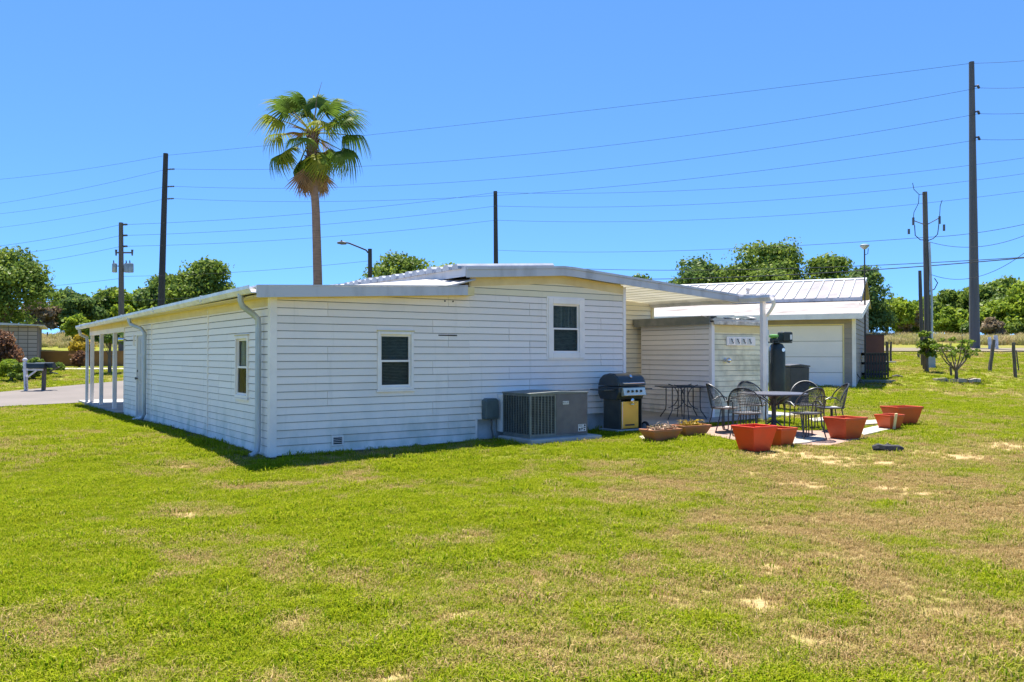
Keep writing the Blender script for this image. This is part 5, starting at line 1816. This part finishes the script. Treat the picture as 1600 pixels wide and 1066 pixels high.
def frond_mesh(seed, nseg=30, petiole=1.22, blade=.92, droop=.5, fold=.3, span=118):
    rs = random.Random(seed)
    vs = []; fs = []; tint = []
    # petiole along +x, rising, then hanging
    def strip(pts, ws, up, tn):
        n0 = len(vs)
        for p, w_ in zip(pts, ws):
            vs.append(tuple(p - up * w_)); vs.append(tuple(p + up * w_))
            tint.extend([tn, tn])
        for i in range(len(pts) - 1):
            a = n0 + 2 * i
            fs.append((a, a + 1, a + 3, a + 2))
    side = Vector((0, 1, 0))
    strip([Vector((petiole * t, 0, -.10 * t * t)) for t in (0, .33, .66, 1)], [.030, .022, .018, .014], side, .95)
    strip([Vector((petiole * t, 0, -.10 * t * t)) for t in (0, .33, .66, 1)], [.030, .022, .018, .014], Vector((0, 0, 1)), .95)
    hub = Vector((petiole, 0, -.10))
    for k in range(nseg):
        a = R(-span + 2 * span * k / (nseg - 1))
        L_ = blade * (.70 + .30 * math.cos(a * .62)) * rs.uniform(.9, 1.06)
        dr = droop * rs.uniform(.7, 1.35)
        pts = []; ws = []
        tn = rs.uniform(0, 1) * .6
        for j in range(7):
            t = j / 6.0
            r_ = L_ * t
            z = -.10 - fold * abs(math.sin(a)) * r_ * .35 - dr * max(0, t - .42) ** 1.7 * 1.6 * L_
            rr_ = r_ * (1 - .28 * dr * max(0, t - .5))
            pts.append(Vector((petiole + math.cos(a) * rr_, math.sin(a) * rr_, z)))
            ws.append((.010 + .030 * math.sin(min(1, t * 1.5) * math.pi * .55)) * (1 if t < .55 else max(.08, 1 - (t - .55) * 2.1)))
        tang = Vector((-math.sin(a), math.cos(a), .25))
        strip(pts, ws, tang.normalized(), tn)
    return vs, fs, tint
def frond_obj(seed, mat, **kw):
    vs, fs, tint = frond_mesh(seed, **kw)
    me = bpy.data.meshes.new('frond')
    me.from_pydata(vs, [], fs)
    set_attr(me, 'tint', np.array(tint))
    me.materials.append(mat)
    return me
FR = {'g': [frond_obj(k, L['palm'], droop=.8 + .2 * k) for k in range(3)],
      'y': [frond_obj(10 + k, L['palm_y'], droop=.9 + .3 * k) for k in range(2)],
      'd': [frond_obj(20 + k, L['palm_d'], droop=.35, petiole=.55, blade=1.15, fold=.6, span=48, nseg=18) for k in range(3)]}
prnd = random.Random(21)
def place_frond(me, az, el, roll=0, scale=1.0, off=(0, 0, 0)):
    o = link('frond', me, palm, crown_c + Vector(off), (0, 0, 0), (scale,) * 3)
    o.rotation_euler = (Matrix.Rotation(R(az), 4, 'Z') @ Matrix.Rotation(-R(el), 4, 'Y') @ Matrix.Rotation(R(roll), 4, 'X')).to_euler()
    return o
FRONDS = [('g', 0, 85, 72, .95), ('g', 1, 140, 66, .9), ('g', 2, 20, 62, .92), ('y', 0, 178, 46, 1.0), ('g', 1, 250, 60, .85),
          ('g', 0, 12, 33, 1.05), ('g', 2, 60, 38, .9), ('y', 1, 205, 20, 1.0), ('y', 0, 172, 4, 1.02), ('g', 1, 332, 18, 1.0),
          ('g', 2, 5, 4, 1.05), ('y', 1, 305, 6, .9), ('g', 0, 120, 15, .95), ('g', 1, 190, -28, 1.0), ('y', 0, 222, -34, .95),
          ('g', 2, 348, -22, 1.05), ('g', 0, 25, -30, .95), ('y', 1, 318, -50, .85), ('g', 1, 150, -45, .9), ('g', 2, 75, -20, .9), ('y', 0, 352, -58, .8),
          ('g', 0, 300, 35, .95), ('g', 1, 225, 42, .95), ('g', 2, 110, 50, .9), ('g', 0, 265, -18, .9), ('y', 1, 100, -38, .9), ('g', 1, 282, -55, .85), ('g', 2, 205, -62, .85)]
for kind, idx_, az, el, sc in FRONDS:
    place_frond(FR[kind][idx_], az + prnd.uniform(-6, 6), el, prnd.uniform(-35, 35), sc * 1.1, (0, 0, -.15 if el < -20 else 0))
for k in range(12):
    place_frond(FR['d'][k % 3], k * 30 + prnd.uniform(-10, 10), prnd.uniform(-86, -66), prnd.uniform(-40, 40), prnd.uniform(.75, 1.15), (math.cos(R(k * 30)) * .14, math.sin(R(k * 30)) * .14, prnd.uniform(-1.15, -.7)))
for k in range(3):
    place_frond(FR['d'][k], [150, 165, 35][k], [32, 12, -20][k], 0, .7)
for k, (ex, ey) in enumerate([(503, 128), (430, 150), (572, 195)]):
    part('flower_stalk', MB().tube([tuple(crown_c), tuple(crown_c.lerp(prel(ex, ey), .6) + Vector((0, -.2, .1))), tuple(prel(ex, ey))], [.02, .014, .006], 5), M['palm_bark'], palm, True)

# ------------------------------------------------------------------ grass
def tuft_mesh(name, seed, blades, hmin, hmax, spread, wid, mat, lean=.7):
    rs = np.random.default_rng(seed)
    vs = []; fs = []; tint = []
    for b in range(blades):
        a = rs.uniform(0, 6.283)
        r = spread * math.sqrt(rs.uniform())
        p = np.array([math.cos(a) * r, math.sin(a) * r, 0])
        az = rs.uniform(0, 6.283)
        d_ = np.array([math.cos(az), math.sin(az), 0])
        s_ = np.array([-d_[1], d_[0], 0]) * wid * rs.uniform(.7, 1.3)
        h = rs.uniform(hmin, hmax)
        ln = lean * rs.uniform(.2, 1.2)
        m_ = p + d_ * h * ln * .35 + np.array([0, 0, h * .62])
        t_ = p + d_ * h * ln * 1.0 + np.array([0, 0, h * (1.0 - .3 * ln)])
        o = len(vs)
        vs += [tuple(p - s_), tuple(p + s_), tuple(m_ + s_ * .8), tuple(m_ - s_ * .8), tuple(t_)]
        fs += [(o, o + 1, o + 2, o + 3), (o + 3, o + 2, o + 4)]
        tint += [rs.uniform()] * 5
    me = bpy.data.meshes.new(name)
    me.from_pydata(vs, [], fs)
    set_attr(me, 'tint', np.array(tint))
    me.materials.append(mat)
    return me

def grass_mat():
    m = bpy.data.materials.new('grass_blade')
    m.use_nodes = True
    nt = m.node_tree
    nt.nodes.clear()
    dry = N(nt, 'ShaderNodeAttribute', attribute_name='dry', attribute_type='INSTANCER').outputs['Fac']
    tn = N(nt, 'ShaderNodeAttribute', attribute_name='tint').outputs['Fac']
    rn = N(nt, 'ShaderNodeObjectInfo').outputs['Random']
    g = mixc(nt, tn, (.085, .19, .004), (.36, .41, .014))
    g = mixc(nt, ramp(nt, rn, 0, 1, 0, .42), g, (.46, .43, .03))
    g2 = mixc(nt, tn, (.22, .155, .055), (.62, .45, .215))
    # each blade turns at its own moment
    th = N(nt, 'ShaderNodeMath', operation='ADD')
    nt.links.new(dry, th.inputs[0])
    nt.links.new(ramp(nt, tn, 0, 1, -.32, .32), th.inputs[1])
    c = mixc(nt, ramp(nt, th.outputs[0], .25, .75), g, g2)
    dfs = N(nt, 'ShaderNodeBsdfDiffuse'); tr_ = N(nt, 'ShaderNodeBsdfTranslucent')
    nt.links.new(c, dfs.inputs[0]); nt.links.new(c, tr_.inputs[0])
    mx_ = N(nt, 'ShaderNodeMixShader')
    mx_.inputs[0].default_value = .45
    nt.links.new(dfs.outputs[0], mx_.inputs[1]); nt.links.new(tr_.outputs[0], mx_.inputs[2])
    o = N(nt, 'ShaderNodeOutputMaterial')
    nt.links.new(mx_.outputs[0], o.inputs[0])
    return m
GM = grass_mat()
tufts = bpy.data.collections.new('grass_tufts')
for k in range(5):
    tufts.objects.link(bpy.data.objects.new('tuft_%d' % k, tuft_mesh('tuft', 900 + k, 28, .018, .06, .070, .0030, GM, .95)))
weeds = bpy.data.collections.new('weed_tufts')
for k in range(4):
    weeds.objects.link(bpy.data.objects.new('weed_%d' % k, tuft_mesh('weed', 950 + k, 30, .35, 1.0, .35, .022, L['weed'], .6)))

def scatter_group(col):
    ng = bpy.data.node_groups.new('scatter_' + col.name, 'GeometryNodeTree')
    ng.interface.new_socket('Geometry', in_out='INPUT', socket_type='NodeSocketGeometry')
    ng.interface.new_socket('Geometry', in_out='OUTPUT', socket_type='NodeSocketGeometry')
    n = ng.nodes; l = ng.links
    gi = n.new('NodeGroupInput'); go = n.new('NodeGroupOutput')
    ci = n.new('GeometryNodeCollectionInfo')
    ci.inputs[0].default_value = col
    ci.inputs['Separate Children'].default_value = True
    ci.inputs['Reset Children'].default_value = True
    ip = n.new('GeometryNodeInstanceOnPoints')
    ip.inputs['Pick Instance'].default_value = True
    def attr(name, typ):
        a = n.new('GeometryNodeInputNamedAttribute')
        a.data_type = typ
        a.inputs[0].default_value = name
        return a.outputs[0]
    cx_ = n.new('ShaderNodeCombineXYZ')
    l.new(attr('rot', 'FLOAT'), cx_.inputs[2])
    l.new(gi.outputs[0], ip.inputs['Points'])
    l.new(ci.outputs[0], ip.inputs['Instance'])
    l.new(attr('pick', 'INT'), ip.inputs['Instance Index'])
    l.new(cx_.outputs[0], ip.inputs['Rotation'])
    l.new(attr('scl', 'FLOAT'), ip.inputs['Scale'])
    l.new(ip.outputs[0], go.inputs[0])
    return ng

def scatter(name, pts, scl, dry, col, nvar, seed):
    rs = np.random.default_rng(seed)
    me = bpy.data.meshes.new(name)
    me.vertices.add(len(pts))
    me.vertices.foreach_set('co', np.ascontiguousarray(pts, dtype=np.float32).ravel())
    me.update()
    set_attr(me, 'rot', rs.uniform(0, 6.283, len(pts)))
    set_attr(me, 'scl', scl)
    set_attr(me, 'dry', dry)
    a = me.attributes.new('pick', 'INT', 'POINT')
    a.data.foreach_set('value', rs.integers(0, nvar, len(pts)).astype(np.int32))
    o = link(name, me)
    md = o.modifiers.new('scatter', 'NODES')
    md.node_group = scatter_group(col)
    return stuff(o)

def inside(x, y, poly):
    r = np.zeros(len(x), dtype=bool)
    j = len(poly) - 1
    for i in range(len(poly)):
        xi, yi = poly[i][0], poly[i][1]; xj, yj = poly[j][0], poly[j][1]
        c = ((yi > y) != (yj > y)) & (x < (xj - xi) * (y - yi) / (yj - yi + 1e-12) + xi)
        r ^= c
        j = i
    return r
KEEP_OUT = [street_poly, [(p.x, p.y) for p in pat], [(p.x, p.y) for p in pav]]
KEEP_OUT += [[(p.x, p.y) for p in (house_pt(*q) for q in [(-.06, -.03), (7.2, -.03), (7.2, 17.3), (-.06, 17.3)])],
             [(p.x, p.y) for p in (house_pt(*q) for q in [(3.9, -1.2), (5.5, -1.2), (5.5, .1), (3.9, .1)])]]
for pix in ([(1229, 688), (1231, 698), (1262, 695), (1292, 688), (1276, 684)], [(1338, 676), (1350, 683), (1398, 672), (1372, 668)], [(1345, 660), (1352, 666), (1384, 664), (1372, 659)]):
    KEEP_OUT.append([(G(*q).x, G(*q).y) for q in pix])
def lawn_points(n, y0, y1, side, seed, keep=1.0):
    rs = np.random.default_rng(seed)
    # even density per square metre over a wedge a little wider than the view
    y = np.sqrt(rs.uniform(y0 * y0, y1 * y1, n))
    x = rs.uniform(-1, 1, n) * side * y
    d_, s_, so = ground_fields(x, y)
    ok = rs.uniform(0, 1, n) > np.clip(s_ * .95 + so * .85 + np.clip(d_ - .45, 0, 1) * .5, 0, .93)
    for poly in KEEP_OUT:
        ok &= ~inside(x, y, poly)
    x, y, d_ = x[ok], y[ok], d_[ok]
    z = tz(x, y) + np.where(y < 40, .05 * (fbm(x * .7, y * .7, 3) - .5) + .02 * (fbm(x * 4, y * 4, 8) - .5), 0)
    return np.stack([x, y, z], 1), d_
p1, d1 = lawn_points(72000, 3.0, 12.0, .74, 1)
p2, d2 = lawn_points(72000, 12.0, 24.0, .74, 2)
p3, d3 = lawn_points(40000, 24.0, 46.0, .74, 3)
rs = np.random.default_rng(4)
clump = lambda p: .65 + .75 * fbm(p[:, 0] * 2.2, p[:, 1] * 2.2, 61, 3)
pts = np.vstack([p1, p2, p3])
scl = np.concatenate([rs.uniform(.6, 1.1, len(p1)) * clump(p1), rs.uniform(.8, 1.3, len(p2)) * clump(p2), rs.uniform(1.3, 1.9, len(p3))])
dry = np.concatenate([d1, d2, d3])
dry = np.clip(dry + rs.normal(0, .16, len(dry)), 0, 1)
scl = scl * (1 - .35 * dry)
scl = np.where(rs.uniform(0, 1, len(scl)) < .05, scl * 1.6, scl)
scatter('lawn_grass', pts, scl, dry, tufts, 5, 5)['label'] = 'short yellow green lawn grass with dry patches'
# tall dry weeds of the field beyond the roads
n = 9000
x = rs.uniform(-70, -14, n); y = rs.uniform(66, 88, n)
x2 = rs.uniform(24, 75, n); y2 = rs.uniform(60, 76, n)
x = np.concatenate([x, x2]); y = np.concatenate([y, y2])
wn_ = fbm(x * .22, y * .22, 17, 4)
okw = rs.uniform(0, 1, 2 * n) < np.clip((wn_ - .32) * 4, .12, 1)
x, y, wn_ = x[okw], y[okw], wn_[okw]
o = scatter('field_weeds', np.stack([x, y, tz(x, y)], 1), rs.uniform(.3, 1.1, len(x)) * (.25 + .9 * wn_), np.zeros(len(x)), weeds, 4, 6)
o['label'] = 'tall dry tan weeds in the field beyond the roads'
